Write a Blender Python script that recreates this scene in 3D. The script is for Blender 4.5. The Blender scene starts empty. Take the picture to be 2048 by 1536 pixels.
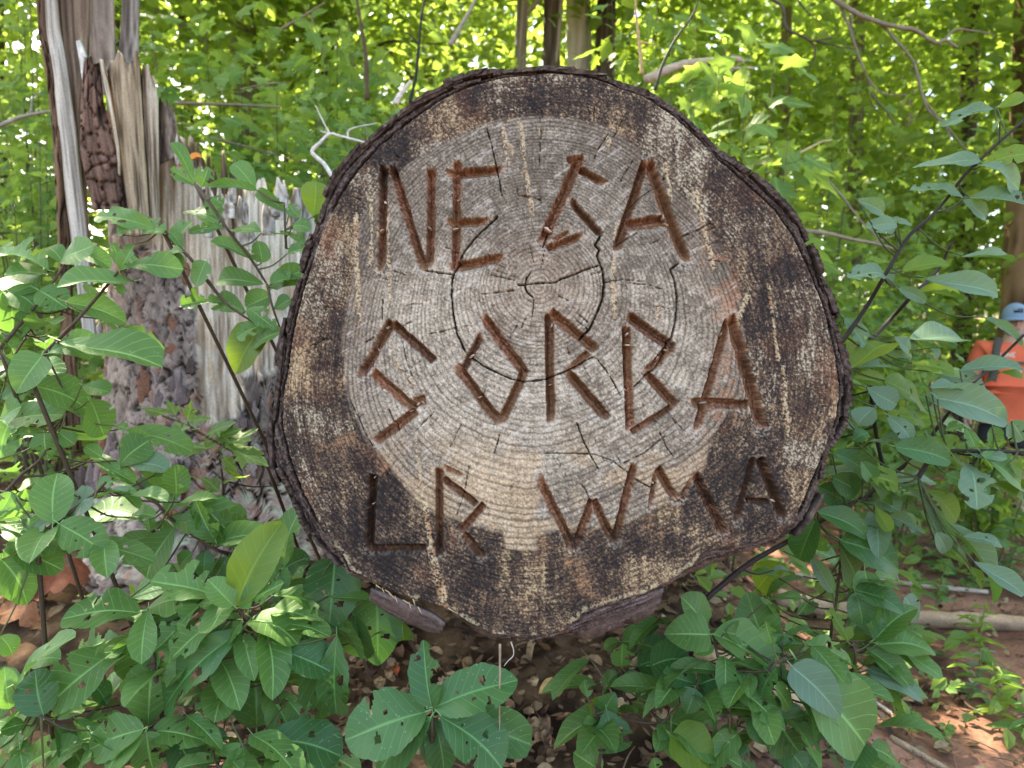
import bpy, math, random
import numpy as np
from mathutils import Vector, Matrix, Quaternion

# ------------------------------------------------------------------ camera, sky, sun, exposure
S = bpy.context.scene
COL = S.collection
F = 1460.0                      # focal length in photograph pixels (photo is 2048 wide)
PITCH = math.radians(5.0)
CAM = np.array([0.0, 0.0, 1.5])
RIGHT = np.array([1.0, 0.0, 0.0])
FWD = np.array([0.0, math.cos(PITCH), -math.sin(PITCH)])
UP = np.array([0.0, math.sin(PITCH), math.cos(PITCH)])

cam_d = bpy.data.cameras.new('camera')
cam = bpy.data.objects.new('camera', cam_d); COL.objects.link(cam)
cam.location = CAM
cam.rotation_euler = (math.pi/2 - PITCH, 0, 0)
cam_d.sensor_width = 36.0
cam_d.lens = 36.0*F/2048
cam_d.clip_start = 0.05
cam_d.clip_end = 600
cam_d.dof.use_dof = True
cam_d.dof.focus_distance = 1.30
cam_d.dof.aperture_fstop = 4.8
S.camera = cam

SUN_DIR = Vector((-0.50, 0.62, 0.95)).normalized()      # towards the sun: behind the log, a little left
wd = bpy.data.worlds.new('World'); S.world = wd; wd.use_nodes = True
nt = wd.node_tree
sky = nt.nodes.new('ShaderNodeTexSky'); sky.sky_type = 'NISHITA'; sky.sun_disc = False
sky.sun_elevation = math.asin(SUN_DIR.z); sky.sun_rotation = math.atan2(SUN_DIR.x, SUN_DIR.y)
sky.air_density = 1.0; sky.dust_density = 3.0; sky.ozone_density = 1.0
bg = nt.nodes['Background']; bg.inputs['Strength'].default_value = 0.15
nt.links.new(sky.outputs[0], bg.inputs['Color'])
sl = bpy.data.lights.new('sun', 'SUN'); sl.energy = 4.5; sl.angle = math.radians(0.6); sl.color = (1.0, 0.94, 0.82)
so = bpy.data.objects.new('sun', sl); COL.objects.link(so)
so.rotation_euler = SUN_DIR.to_track_quat('Z', 'Y').to_euler()
S.view_settings.view_transform = 'Standard'; S.view_settings.look = 'None'
S.view_settings.gamma = 1.0; S.view_settings.use_curve_mapping = False
S.view_settings.exposure = 2.65
S.view_settings.use_white_balance = True; S.view_settings.white_balance_temperature = 7100; S.view_settings.white_balance_tint = 10
S.render.engine = 'CYCLES'
S.cycles.max_bounces = 7; S.cycles.diffuse_bounces = 4; S.cycles.glossy_bounces = 2
S.cycles.transmission_bounces = 4; S.cycles.transparent_max_bounces = 4
S.cycles.caustics_reflective = False; S.cycles.caustics_refractive = False
S.cycles.sample_clamp_indirect = 6.0
S.cycles.use_denoising = True

rng = np.random.default_rng(7)
R = random.Random(11)

def W(px, py, d):
    """World point seen at photo pixel (px,py) at depth d metres."""
    return CAM + d*(FWD + RIGHT*((px-1024)/F) + UP*((768-py)/F))

def sm(a, b, x):
    t = np.clip((x-a)/(b-a), 0, 1)
    return t*t*(3-2*t)

# ------------------------------------------------------------------ numpy noise
_T = np.random.default_rng(3).random((256, 256)).astype(np.float32)
def vn(x, y, s=0):
    xi = np.floor(x).astype(np.int64); yi = np.floor(y).astype(np.int64)
    fx = (x-xi).astype(np.float32); fy = (y-yi).astype(np.float32)
    fx = fx*fx*(3-2*fx); fy = fy*fy*(3-2*fy)
    a = xi+s*37; b = yi+s*91
    g = lambda i, j: _T[i & 255, j & 255]
    return (g(a, b)*(1-fx)+g(a+1, b)*fx)*(1-fy)+(g(a, b+1)*(1-fx)+g(a+1, b+1)*fx)*fy
def fbm(x, y, s=0, o=4, gain=0.5):
    v = 0; amp = 1; tot = 0
    for k in range(o):
        v = v+amp*vn(x*2.03**k, y*2.03**k, s+k*5); tot += amp; amp *= gain
    return v/tot
def voro(x, y, s=0):
    """F1, F2 and cell value."""
    xi = np.floor(x).astype(np.int64); yi = np.floor(y).astype(np.int64)
    f1 = np.full(x.shape, 9.0, np.float32); f2 = f1.copy(); cv = np.zeros(x.shape, np.float32)
    for i in (-1, 0, 1):
        for j in (-1, 0, 1):
            a = xi+i; b = yi+j
            cx = a+_T[(a+s*13) & 255, (b+s*29) & 255]; cy = b+_T[(a+s*41+7) & 255, (b+s*17+99) & 255]
            d = np.hypot(x-cx, y-cy)
            near = d < f1
            f2 = np.where(near, f1, np.minimum(f2, d))
            cv = np.where(near, _T[(a+s*5+50) & 255, (b+3) & 255], cv)
            f1 = np.where(near, d, f1)
    return f1, f2, cv
def seg_dist(X, Y, a, b):
    ax, ay = a; bx, by = b
    dx, dy = bx-ax, by-ay; l2 = dx*dx+dy*dy+1e-9
    t = np.clip(((X-ax)*dx+(Y-ay)*dy)/l2, 0, 1)
    return np.hypot(X-ax-t*dx, Y-ay-t*dy), t
def poly_sdf(X, Y, P):
    d = np.full(X.shape, 1e9, np.float32); ins = np.zeros(X.shape, bool); n = len(P)
    for i in range(n):
        a = P[i]; b = P[(i+1) % n]
        d = np.minimum(d, seg_dist(X, Y, a, b)[0])
        if a[1] != b[1]:
            c = ((a[1] > Y) != (b[1] > Y)) & (X < (b[0]-a[0])*(Y-a[1])/(b[1]-a[1])+a[0])
            ins ^= c
    return np.where(ins, -d, d)
def srgb(r, g, b):
    f = lambda c: c/12.92 if c <= 0.04045 else ((c+0.055)/1.055)**2.4
    return np.array([f(r/255), f(g/255), f(b/255)], np.float32)
def lerp(A, B, t):
    t = np.asarray(t, np.float32)
    return A*(1-t[..., None])+B*t[..., None]

# ------------------------------------------------------------------ object helpers
def tag(o, label=None, cat=None, group=None, kind=None):
    if label: o['label'] = label
    if cat: o['category'] = cat
    if group: o['group'] = group
    if kind: o['kind'] = kind
    return o
def thing(name, label, cat, loc, group=None):
    o = bpy.data.objects.new(name, None); COL.objects.link(o)
    o.empty_display_size = 0.1
    o.location = Vector([float(v) for v in loc])
    return tag(o, label, cat, group)
def make_mesh(name, V, Fc, col=None, smooth=True, attrs=None):
    """V (n,3); Fc: (m,k) array, or a list of such arrays with different k."""
    me = bpy.data.meshes.new(name)
    V = np.asarray(V, np.float32)
    Fl = [np.asarray(f, np.int32) for f in (Fc if isinstance(Fc, list) else [Fc]) if len(f)]
    me.vertices.add(len(V)); me.vertices.foreach_set('co', V.ravel())
    nl = sum(f.size for f in Fl); npoly = sum(len(f) for f in Fl)
    me.loops.add(nl); me.polygons.add(npoly)
    me.loops.foreach_set('vertex_index', np.concatenate([f.ravel() for f in Fl]))
    st = []; o = 0
    for f in Fl:
        st.append(o+np.arange(len(f), dtype=np.int32)*f.shape[1]); o += f.size
    me.polygons.foreach_set('loop_start', np.concatenate(st))
    me.polygons.foreach_set('use_smooth', np.full(npoly, smooth))
    if col is not None:
        a = me.attributes.new('col', 'FLOAT_COLOR', 'POINT')
        c = np.ones((len(V), 4), np.float32); c[:, :3] = col
        a.data.foreach_set('color', c.ravel())
    for k, v in (attrs or {}).items():
        a = me.attributes.new(k, 'FLOAT_VECTOR', 'POINT')
        a.data.foreach_set('vector', np.asarray(v, np.float32).ravel())
    me.update(calc_edges=True)
    return me
def link(name, me, mat, parent=None, loc=None, M=None):
    o = bpy.data.objects.new(name, me); COL.objects.link(o)
    if mat and not me.materials: me.materials.append(mat)
    if parent is not None: o.parent = parent
    if M is not None: o.matrix_basis = M
    elif loc is not None: o.location = Vector([float(v) for v in loc])
    return o
def add(name, V, Fc, mat, parent=None, col=None, smooth=True, attrs=None):
    """Mesh given in world coordinates, stored relative to its parent's origin."""
    V = np.asarray(V, np.float32)
    if parent is not None:
        p = parent; off = np.zeros(3)
        while p is not None:
            off = off+np.array(p.location); p = p.parent
        V = V-off.astype(np.float32)
        return link(name, make_mesh(name, V, Fc, col, smooth, attrs), mat, parent)
    c = V.mean(0) if len(V) else np.zeros(3)
    return link(name, make_mesh(name, V-c, Fc, col, smooth, attrs), mat, None, c)
class Geo:
    """Collects tubes, boxes and leaves to be linked as ONE mesh."""
    def __init__(s): s.V = []; s.Q = []; s.T = []; s.C = []; s.A = []; s.n = 0
    def put(s, V, Q=None, T=None, col=None, lc=None):
        V = np.asarray(V, np.float32)
        if Q is not None and len(Q): s.Q.append(np.asarray(Q, np.int32)+s.n)
        if T is not None and len(T): s.T.append(np.asarray(T, np.int32)+s.n)
        s.V.append(V); s.n += len(V)
        s.C.append(np.broadcast_to(np.asarray(col if col is not None else (1, 1, 1), np.float32), (len(V), 3)))
        s.A.append(lc if lc is not None else np.zeros((len(V), 3), np.float32))
    def tube(s, P, r, k=6, col=None, wob=0.0):
        P = np.asarray(P, float); n = len(P)
        r = np.broadcast_to(np.asarray(r, float), (n,)) if np.ndim(r) == 0 or len(np.atleast_1d(r)) == n else np.interp(np.linspace(0, 1, n), np.linspace(0, 1, len(r)), r)
        T = np.gradient(P, axis=0); T /= np.linalg.norm(T, axis=1)[:, None]+1e-9
        ref = np.array([0.31, 0.11, 0.94]) if abs(T[0][2]) < 0.9 else np.array([1.0, 0.1, 0])
        A = np.cross(T, ref); A /= np.linalg.norm(A, axis=1)[:, None]+1e-9
        B = np.cross(T, A)
        th = np.arange(k)*2*math.pi/k
        rr = r[:, None]*(1+wob*(rng.random((n, k))-.5))
        V = P[:, None]+rr[..., None]*(np.cos(th)[None, :, None]*A[:, None]+np.sin(th)[None, :, None]*B[:, None])
        V = V.reshape(-1, 3)
        i = np.arange(n-1)[:, None]*k; j = np.arange(k)[None]; j2 = (j+1) % k
        Q = np.stack([i+j, i+j2, i+k+j2, i+k+j], -1).reshape(-1, 4)
        lc = np.zeros((len(V), 3), np.float32)
        lc[:, 0] = np.tile(th, n); lc[:, 1] = np.repeat(np.concatenate([[0], np.cumsum(np.linalg.norm(np.diff(P, axis=0), axis=1))]), k)
        cv = np.asarray(col if col is not None else (1, 1, 1), np.float32)[None]*(1+(1.1*wob+.12)*(rng.random((len(V), 1))-.5))
        s.put(V, Q, None, cv, lc)
        ends = np.vstack([P[0], P[-1]])
        base = s.n
        s.put(ends, None, None, col)
        s.T.append(np.array([[base-len(V)+(a+1) % k, base-len(V)+a, base] for a in range(k)]+[[base-k+a, base-k+(a+1) % k, base+1] for a in range(k)], np.int32))
    def build(s, name, mat, parent=None, smooth=True):
        if not s.V: return None
        V = np.concatenate(s.V); C = np.concatenate(s.C); A = np.concatenate(s.A)
        Fl = ([np.concatenate(s.Q)] if s.Q else [])+([np.concatenate(s.T)] if s.T else [])
        return add(name, V, Fl, mat, parent, C, smooth, {'lc': A})

def spline(P, n=6):
    """Catmull-Rom through the points."""
    P = [np.asarray(p, float) for p in P]
    if len(P) < 3: return np.array([P[0]+(P[-1]-P[0])*t for t in np.linspace(0, 1, n)])
    Q = [2*P[0]-P[1]]+P+[2*P[-1]-P[-2]]; out = []
    for i in range(1, len(Q)-2):
        a, b, c, d = Q[i-1:i+3]
        for t in np.linspace(0, 1, n, endpoint=False):
            out.append(0.5*((2*b)+(c-a)*t+(2*a-5*b+4*c-d)*t*t+(3*b-a-3*c+d)*t**3))
    out.append(P[-1]); return np.array(out)

# ------------------------------------------------------------------ materials
def new_mat(name):
    m = bpy.data.materials.new(name); m.use_nodes = True
    return m, m.node_tree.nodes, m.node_tree.links, m.node_tree.nodes['Principled BSDF']
def attr_mat(name, rough=0.85, spec=0.25, nscale=220.0, nstr=0.25, bump=0.25, bscale=300.0):
    """Colour from the mesh's own 'col' attribute, broken up by fine noise, with fine relief."""
    m, N, L, B = new_mat(name)
    a = N.new('ShaderNodeAttribute'); a.attribute_name = 'col'
    tc = N.new('ShaderNodeTexCoord')
    n1 = N.new('ShaderNodeTexNoise'); n1.inputs['Scale'].default_value = nscale; n1.inputs['Detail'].default_value = 5
    L.new(tc.outputs['Object'], n1.inputs['Vector'])
    mr = N.new('ShaderNodeMapRange'); mr.inputs['From Min'].default_value = 0.25; mr.inputs['From Max'].default_value = 0.75
    mr.inputs['To Min'].default_value = 1-nstr; mr.inputs['To Max'].default_value = 1+nstr
    L.new(n1.outputs['Fac'], mr.inputs['Value'])
    mx = N.new('ShaderNodeMix'); mx.data_type = 'RGBA'; mx.blend_type = 'MULTIPLY'; mx.inputs['Factor'].default_value = 1
    L.new(a.outputs['Color'], mx.inputs['A']); L.new(mr.outputs['Result'], mx.inputs['B'])
    L.new(mx.outputs['Result'], B.inputs['Base Color'])
    B.inputs['Roughness'].default_value = rough; B.inputs['Specular IOR Level'].default_value = spec
    if bump:
        n2 = N.new('ShaderNodeTexNoise'); n2.inputs['Scale'].default_value = bscale; n2.inputs['Detail'].default_value = 4
        L.new(tc.outputs['Object'], n2.inputs['Vector'])
        bp = N.new('ShaderNodeBump'); bp.inputs['Strength'].default_value = bump; bp.inputs['Distance'].default_value = 0.004
        L.new(n2.outputs['Fac'], bp.inputs['Height']); L.new(bp.outputs['Normal'], B.inputs['Normal'])
    return m
def flat_mat(name, c, rough=0.8, spec=0.3, var=0.2, scale=40.0, bump=0.0):
    m, N, L, B = new_mat(name)
    tc = N.new('ShaderNodeTexCoord'); n1 = N.new('ShaderNodeTexNoise'); n1.inputs['Scale'].default_value = scale; n1.inputs['Detail'].default_value = 5
    L.new(tc.outputs['Object'], n1.inputs['Vector'])
    cr = N.new('ShaderNodeMix'); cr.data_type = 'RGBA'
    cr.inputs['A'].default_value = (*[v*(1-var) for v in c], 1); cr.inputs['B'].default_value = (*[min(1, v*(1+var)) for v in c], 1)
    L.new(n1.outputs['Fac'], cr.inputs['Factor']); L.new(cr.outputs['Result'], B.inputs['Base Color'])
    B.inputs['Roughness'].default_value = rough; B.inputs['Specular IOR Level'].default_value = spec
    if bump:
        bp = N.new('ShaderNodeBump'); bp.inputs['Strength'].default_value = bump; bp.inputs['Distance'].default_value = 0.01
        L.new(n1.outputs['Fac'], bp.inputs['Height']); L.new(bp.outputs['Normal'], B.inputs['Normal'])
    return m
def leaf_mat(name, c1, c2, under, trans, tfac=0.35, rough=0.46, spec=0.38, vein=0.5, veincol=None, use_col=False, specks=0.0):
    """Leaf: 'lc' attribute = (across -1..1, along 0..1, random per leaf); paler underside; light passes through."""
    m, N, L, B = new_mat(name)
    out = N['Material Output']
    def math_(op, a, b=None, clamp=False):
        n = N.new('ShaderNodeMath'); n.operation = op; n.use_clamp = clamp
        for i, v in enumerate((a, b)):
            if v is None: continue
            if isinstance(v, (int, float)): n.inputs[i].default_value = v
            else: L.new(v, n.inputs[i])
        return n.outputs[0]
    def mix(fac, A, Bc, mode='MIX'):
        n = N.new('ShaderNodeMix'); n.data_type = 'RGBA'; n.blend_type = mode
        for k, v in (('Factor', fac), ('A', A), ('B', Bc)):
            if isinstance(v, tuple): n.inputs[k].default_value = (*v, 1)
            elif isinstance(v, (int, float)): n.inputs[k].default_value = v
            else: L.new(v, n.inputs[k])
        return n.outputs['Result']
    at = N.new('ShaderNodeAttribute'); at.attribute_name = 'lc'
    sp = N.new('ShaderNodeSeparateXYZ'); L.new(at.outputs['Vector'], sp.inputs[0])
    u, t, rn = sp.outputs
    oi = N.new('ShaderNodeObjectInfo')
    rnd = math_('FRACT', math_('ADD', rn, oi.outputs['Random']))
    geo = N.new('ShaderNodeNewGeometry')
    nz = N.new('ShaderNodeTexNoise'); nz.inputs['Scale'].default_value = 28; nz.inputs['Detail'].default_value = 4
    L.new(geo.outputs['Position'], nz.inputs['Vector'])
    base = mix(rnd, c1, c2)
    base = mix(math_('MULTIPLY', nz.outputs['Fac'], 0.45), base, tuple(v*0.55 for v in c1))
    au = math_('ABSOLUTE', u)
    mid = math_('SUBTRACT', 1.0, math_('DIVIDE', au, 0.07), True)
    ph = math_('FRACT', math_('MULTIPLY', math_('SUBTRACT', t, math_('MULTIPLY', au, 0.22)), 8.0))
    lat = math_('SUBTRACT', 1.0, math_('DIVIDE', math_('ABSOLUTE', math_('SUBTRACT', ph, 0.5)), 0.06), True)
    lat = math_('MULTIPLY', lat, 0.55)
    vf = math_('MULTIPLY', math_('MAXIMUM', mid, lat), vein)
    base = mix(vf, base, veincol or tuple(min(1, v*2.2+0.03) for v in c2))
    base = mix(math_('MULTIPLY', geo.outputs['Backfacing'], 0.85), base, under)
    if specks:
        vo = N.new('ShaderNodeTexVoronoi'); vo.inputs['Scale'].default_value = 110
        L.new(geo.outputs['Position'], vo.inputs['Vector'])
        sk = math_('MULTIPLY', math_('LESS_THAN', vo.outputs['Distance'], 0.16), math_('GREATER_THAN', nz.outputs['Fac'], 0.52))
        base = mix(math_('MULTIPLY', sk, specks), base, (0.55, 0.6, 0.42))
    if use_col:
        ac = N.new('ShaderNodeAttribute'); ac.attribute_name = 'col'
        base = mix(1.0, base, ac.outputs['Color'], 'MULTIPLY')
    L.new(base, B.inputs['Base Color'])
    B.inputs['Roughness'].default_value = rough; B.inputs['Specular IOR Level'].default_value = spec
    bp = N.new('ShaderNodeBump'); bp.inputs['Strength'].default_value = 0.35; bp.inputs['Distance'].default_value = 0.003
    hh = math_('SUBTRACT', math_('MULTIPLY', nz.outputs['Fac'], 0.8), math_('MAXIMUM', mid, lat))
    L.new(hh, bp.inputs['Height']); L.new(bp.outputs['Normal'], B.inputs['Normal'])
    tr = N.new('ShaderNodeBsdfTranslucent')
    L.new(mix(vf, trans, tuple(min(1, v*1.4) for v in trans)), tr.inputs['Color'])
    ms = N.new('ShaderNodeMixShader'); ms.inputs[0].default_value = tfac
    L.new(B.outputs[0], ms.inputs[1]); L.new(tr.outputs[0], ms.inputs[2]); L.new(ms.outputs[0], out.inputs['Surface'])
    return m

M_FACE = attr_mat('cut_wood', 0.8, 0.3, 700, 0.18, 0.15, 500)
M_BARK = attr_mat('bark', 0.9, 0.2, 160, 0.35, 0.6, 180)
M_WOOD = attr_mat('weathered_wood', 0.85, 0.2, 180, 0.2, 0.35, 220)
M_STEM = attr_mat('stem', 0.7, 0.3, 120, 0.25, 0.3, 160)
M_DEAD = attr_mat('dead_leaf', 0.75, 0.25, 90, 0.3, 0.3, 120)
M_SOIL = attr_mat('soil', 0.95, 0.1, 60, 0.3, 0.7, 70)
L_SHRUB = leaf_mat('leaf_green', (0.075, 0.175, 0.036), (0.145, 0.275, 0.070), (0.16, 0.25, 0.13), (0.22, 0.44, 0.06), 0.30, vein=.75, specks=0.25)
L_DARK = leaf_mat('leaf_deep_green', (0.042, 0.120, 0.032), (0.075, 0.185, 0.048), (0.12, 0.2, 0.11), (0.12, 0.30, 0.04), 0.22, 0.42, vein=.7, specks=0.25)
L_GLAUC = leaf_mat('leaf_glaucous', (0.13, 0.215, 0.125), (0.18, 0.28, 0.17), (0.09, 0.19, 0.035), (0.22, 0.42, 0.05), 0.30, 0.5)
L_BRIGHT = leaf_mat('leaf_bright', (0.11, 0.21, 0.025), (0.16, 0.26, 0.035), (0.16, 0.25, 0.06), (0.36, 0.52, 0.05), 0.42)
L_UNDER = leaf_mat('leaf_understorey', (0.075, 0.170, 0.042), (0.17, 0.29, 0.075), (0.17, 0.27, 0.12), (0.42, 0.60, 0.09), 0.42, 0.5, 0.35, 0.35)
L_CROWN = leaf_mat('leaf_crown', (0.065, 0.145, 0.024), (0.14, 0.235, 0.040), (0.12, 0.2, 0.05), (0.46, 0.62, 0.08), 0.5, 0.55, 0.3, 0.0)

# ------------------------------------------------------------------ terrain
def hgt(x, y):
    x = np.asarray(x, float); y = np.asarray(y, float)
    left = 1-sm(0.35, 1.5, x-0.06*(y-2))
    bank = sm(1.0, 3.2, y)
    h = 0.05+left*(0.12*sm(0.2, 1.4, y)+0.47*bank+0.05*np.clip(y-3.2, 0, 9)*sm(3, 5, y))
    h = h-0.12*(1-left)*sm(2.2, 4.5, y)
    h = h+(1-left)*0.30*sm(4.3, 6.2, y)*(1-sm(2.3, 3.4, x))
    h = h+0.04*np.clip(y-7.5, 0, 40)+0.03*np.clip(-x-3, 0, 20)
    h = h+0.07*(fbm(x*1.3+9, y*1.3+4, 2, 3)-.5)+0.9*sm(9, 30, y)*(fbm(x*.12, y*.12, 4, 2)-.4)
    return h
def H(x, y): return float(hgt(np.array([x]), np.array([y]))[0])

def build_ground():
    def axis(lo, mid0, mid1, hi, fine, n):
        a = np.arange(mid0, mid1, fine)
        l = mid0-(np.linspace(0, 1, n)[1:]**2.2)*(mid0-lo); r = mid1+(np.linspace(0, 1, n)**2.2)*(hi-mid1)
        return np.concatenate([l[::-1], a, r])
    xs = axis(-150, -3, 4.5, 150, 0.03, 36); ys = axis(-120, 0.5, 7.5, 200, 0.03, 36)
    X, Y = np.meshgrid(xs, ys)
    Z = hgt(X, Y)
    clay = sm(0.5, 1.0, X+0.9*(fbm(X*1.1, Y*1.1, 6, 3)-.5))*(1-0.6*sm(5, 9, Y))
    clay = clay*(.25+.75*sm(0.40, 0.58, fbm(X*1.7+3, Y*1.7, 16, 4)+0.06*sm(1.0, 1.6, X)))
    f1, f2, cv = voro(X*22, Y*22, 3)
    Z = Z+np.where((np.abs(X) < 5) & (Y < 9), 0.022*(fbm(X*14, Y*14, 7, 3)-.5)+0.014*clay*(0.5-f1), 0)
    humus = lerp(np.broadcast_to(srgb(52, 38, 28), X.shape+(3,)), srgb(104, 82, 60), sm(.35, .75, fbm(X*9, Y*9, 8, 4)))
    red = lerp(np.broadcast_to(srgb(100, 70, 56), X.shape+(3,)), srgb(150, 110, 90), sm(.3, .7, fbm(X*5, Y*5, 12, 4)))
    c = lerp(humus, red, clay)
    moss = sm(.55, .75, fbm(X*.8+20, Y*.8, 13, 3))*sm(5, 9, Y)
    c = lerp(c, srgb(70, 92, 40), 0.7*moss)
    ny, nx = X.shape
    i = np.arange(ny-1)[:, None]*nx+np.arange(nx-1)[None]
    Q = np.stack([i, i+1, i+nx+1, i+nx], -1).reshape(-1, 4)
    o = add('ground', np.stack([X, Y, Z], -1).reshape(-1, 3), Q, M_SOIL, None, c.reshape(-1, 3))
    tag(o, 'sloping forest floor of dark humus and red clay', kind='structure')
build_ground()

# ------------------------------------------------------------------ the big log
D0 = 1.27
PX = D0/F                              # metres per photo pixel on the cut face
OUT = [(1130,133),(1200,148),(1280,178),(1340,203),(1390,245),(1428,290),(1448,307),(1482,320),(1530,363),(1562,390),(1578,412),(1610,450),(1635,510),(1650,560),(1670,600),(1685,650),(1693,690),(1706,745),(1701,790),(1690,850),(1676,886),(1660,892),(1660,930),(1648,990),(1625,1035),(1592,1072),(1560,1096),(1490,1114),(1420,1136),(1378,1156),(1330,1192),(1312,1236),(1250,1266),(1180,1287),(1120,1288),(1050,1297),(985,1284),(940,1263),(905,1245),(880,1212),(800,1200),(735,1170),(685,1156),(668,1126),(640,1105),(610,1060),(585,1010),(565,960),(540,930),(532,880),(540,845),(550,790),(555,730),(560,680),(575,625),(590,570),(612,495),(625,455),(660,370),(690,325),(725,285),(770,250),(815,213),(870,180),(930,155),(1000,142),(1060,136)]
INN = [(1080,147),(1140,148),(1200,161),(1290,195),(1340,226),(1400,280),(1440,322),(1500,375),(1550,420),(1590,480),(1620,545),(1645,610),(1660,660),(1672,720),(1680,780),(1674,830),(1660,875),(1645,910),(1625,960),(1604,1010),(1588,1045),(1550,1072),(1490,1090),(1408,1102),(1385,1130),(1335,1163),(1290,1186),(1220,1205),(1170,1222),(1130,1262),(1050,1276),(985,1268),(940,1246),(905,1222),(860,1206),(800,1190),(740,1160),(700,1140),(690,1118),(668,1090),(635,1040),(605,980),(578,910),(565,850),(566,800),(578,730),(588,660),(608,580),(633,500),(652,450),(682,390),(717,340),(762,290),(812,250),(872,205),(930,176),(1000,156)]
HEART = [(1060,235),(1150,240),(1230,262),(1265,290),(1300,322),(1370,395),(1412,450),(1452,520),(1478,580),(1480,640),(1492,700),(1490,760),(1480,800),(1440,850),(1420,890),(1408,940),(1392,962),(1330,1008),(1270,1038),(1225,1055),(1150,1060),(1105,1064),(1074,1072),(1072,1100),(1012,1100),(1004,1066),(940,1052),(880,1032),(850,1020),(800,962),(760,908),(720,860),(700,810),(690,750),(685,680),(698,600),(705,530),(715,450),(742,400),(800,345),(870,292),(950,255),(1000,240)]
PITH = (1078, 572)
STROKES = [  # carved letters: x0,y0,x1,y1,width, depth factor, fade at start, fade at end
 # N
 (767,333,762,548,16,1,.04,.2),(784,334,850,545,17,1,.05,.12),(863,338,860,536,17,1,.04,.12),
 # E
 (915,322,912,543,17,.9,.06,.08),(888,350,1012,340,19,.9,.25,.3),(890,448,984,442,17,.8,.25,.35),(894,538,1014,514,19,.9,.25,.3),
 # G
 (1160,316,1083,490,21,1,.05,.15),(1158,338,1214,370,15,.9,.02,.35),(1134,322,1168,314,14,.7,.1,.1),(1134,394,1203,470,14,1,.35,.1),(1094,498,1170,470,16,.9,.05,.4),(1104,482,1142,462,9,.5,.3,.4),
 # A
 (1291,325,1232,505,18,1,.05,.15),(1296,322,1373,526,21,1,.06,.12),(1254,450,1336,441,23,.9,.05,.05),
 # S
 (784,642,720,758,18,1,.06,.2),(786,648,868,723,18,1,.02,.06),(742,744,830,820,21,1,.12,.04),(832,822,750,888,19,.9,.02,.15),(828,806,852,800,22,.5,.1,.1),
 # O
 (962,628,1050,748,20,1,.22,.03),(966,664,926,744,15,.8,.3,.15),(908,729,1003,850,20,1,.2,.12),(1052,738,1002,848,18,.9,.03,.12),
 # R
 (1099,628,1103,850,18,1,.05,.15),(1100,624,1192,702,20,1,.08,.08),(1180,706,1138,744,17,.6,.1,.5),(1127,735,1216,838,20,1,.3,.1),
 # B
 (1254,654,1262,862,19,1,.04,.08),(1254,630,1346,698,21,1,.15,.03),(1344,694,1294,746,18,.8,.05,.2),(1284,740,1352,811,19,1,.3,.05),(1350,810,1264,866,13,.9,.1,.03),
 # A
 (1458,640,1393,866,18,1,.05,.15),(1460,630,1526,860,22,1,.1,.1),(1380,806,1500,811,20,.9,.15,.05),
 # L
 (746,950,738,1100,16,1.1,.04,.05),(734,1098,854,1097,16,1,.02,.1),
 # R
 (879,936,879,1110,16,.9,.08,.06),(884,932,930,956,11,.4,.3,.4),(886,958,953,1010,16,.9,.06,.03),(970,1008,920,1064,16,.9,.1,.04),(926,1070,969,1118,18,.9,.05,.2),
 # W
 (1073,948,1147,1100,19,.9,.3,.05),(1186,1000,1149,1100,17,.9,.06,.05),(1186,1001,1229,1088,17,.9,.05,.1),(1270,928,1230,1086,17,.9,.12,.08),
 # M
 (1313,944,1300,1024,11,.45,.2,.4),(1313,936,1356,1004,17,.9,.1,.3),(1358,1006,1390,952,12,.4,.3,.4),(1388,944,1448,1070,19,.9,.15,.08),
 # A
 (1509,916,1474,1046,16,.9,.08,.15),(1518,916,1568,1038,18,.9,.06,.12),(1494,1003,1544,1005,14,.8,.05,.05)]
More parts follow.
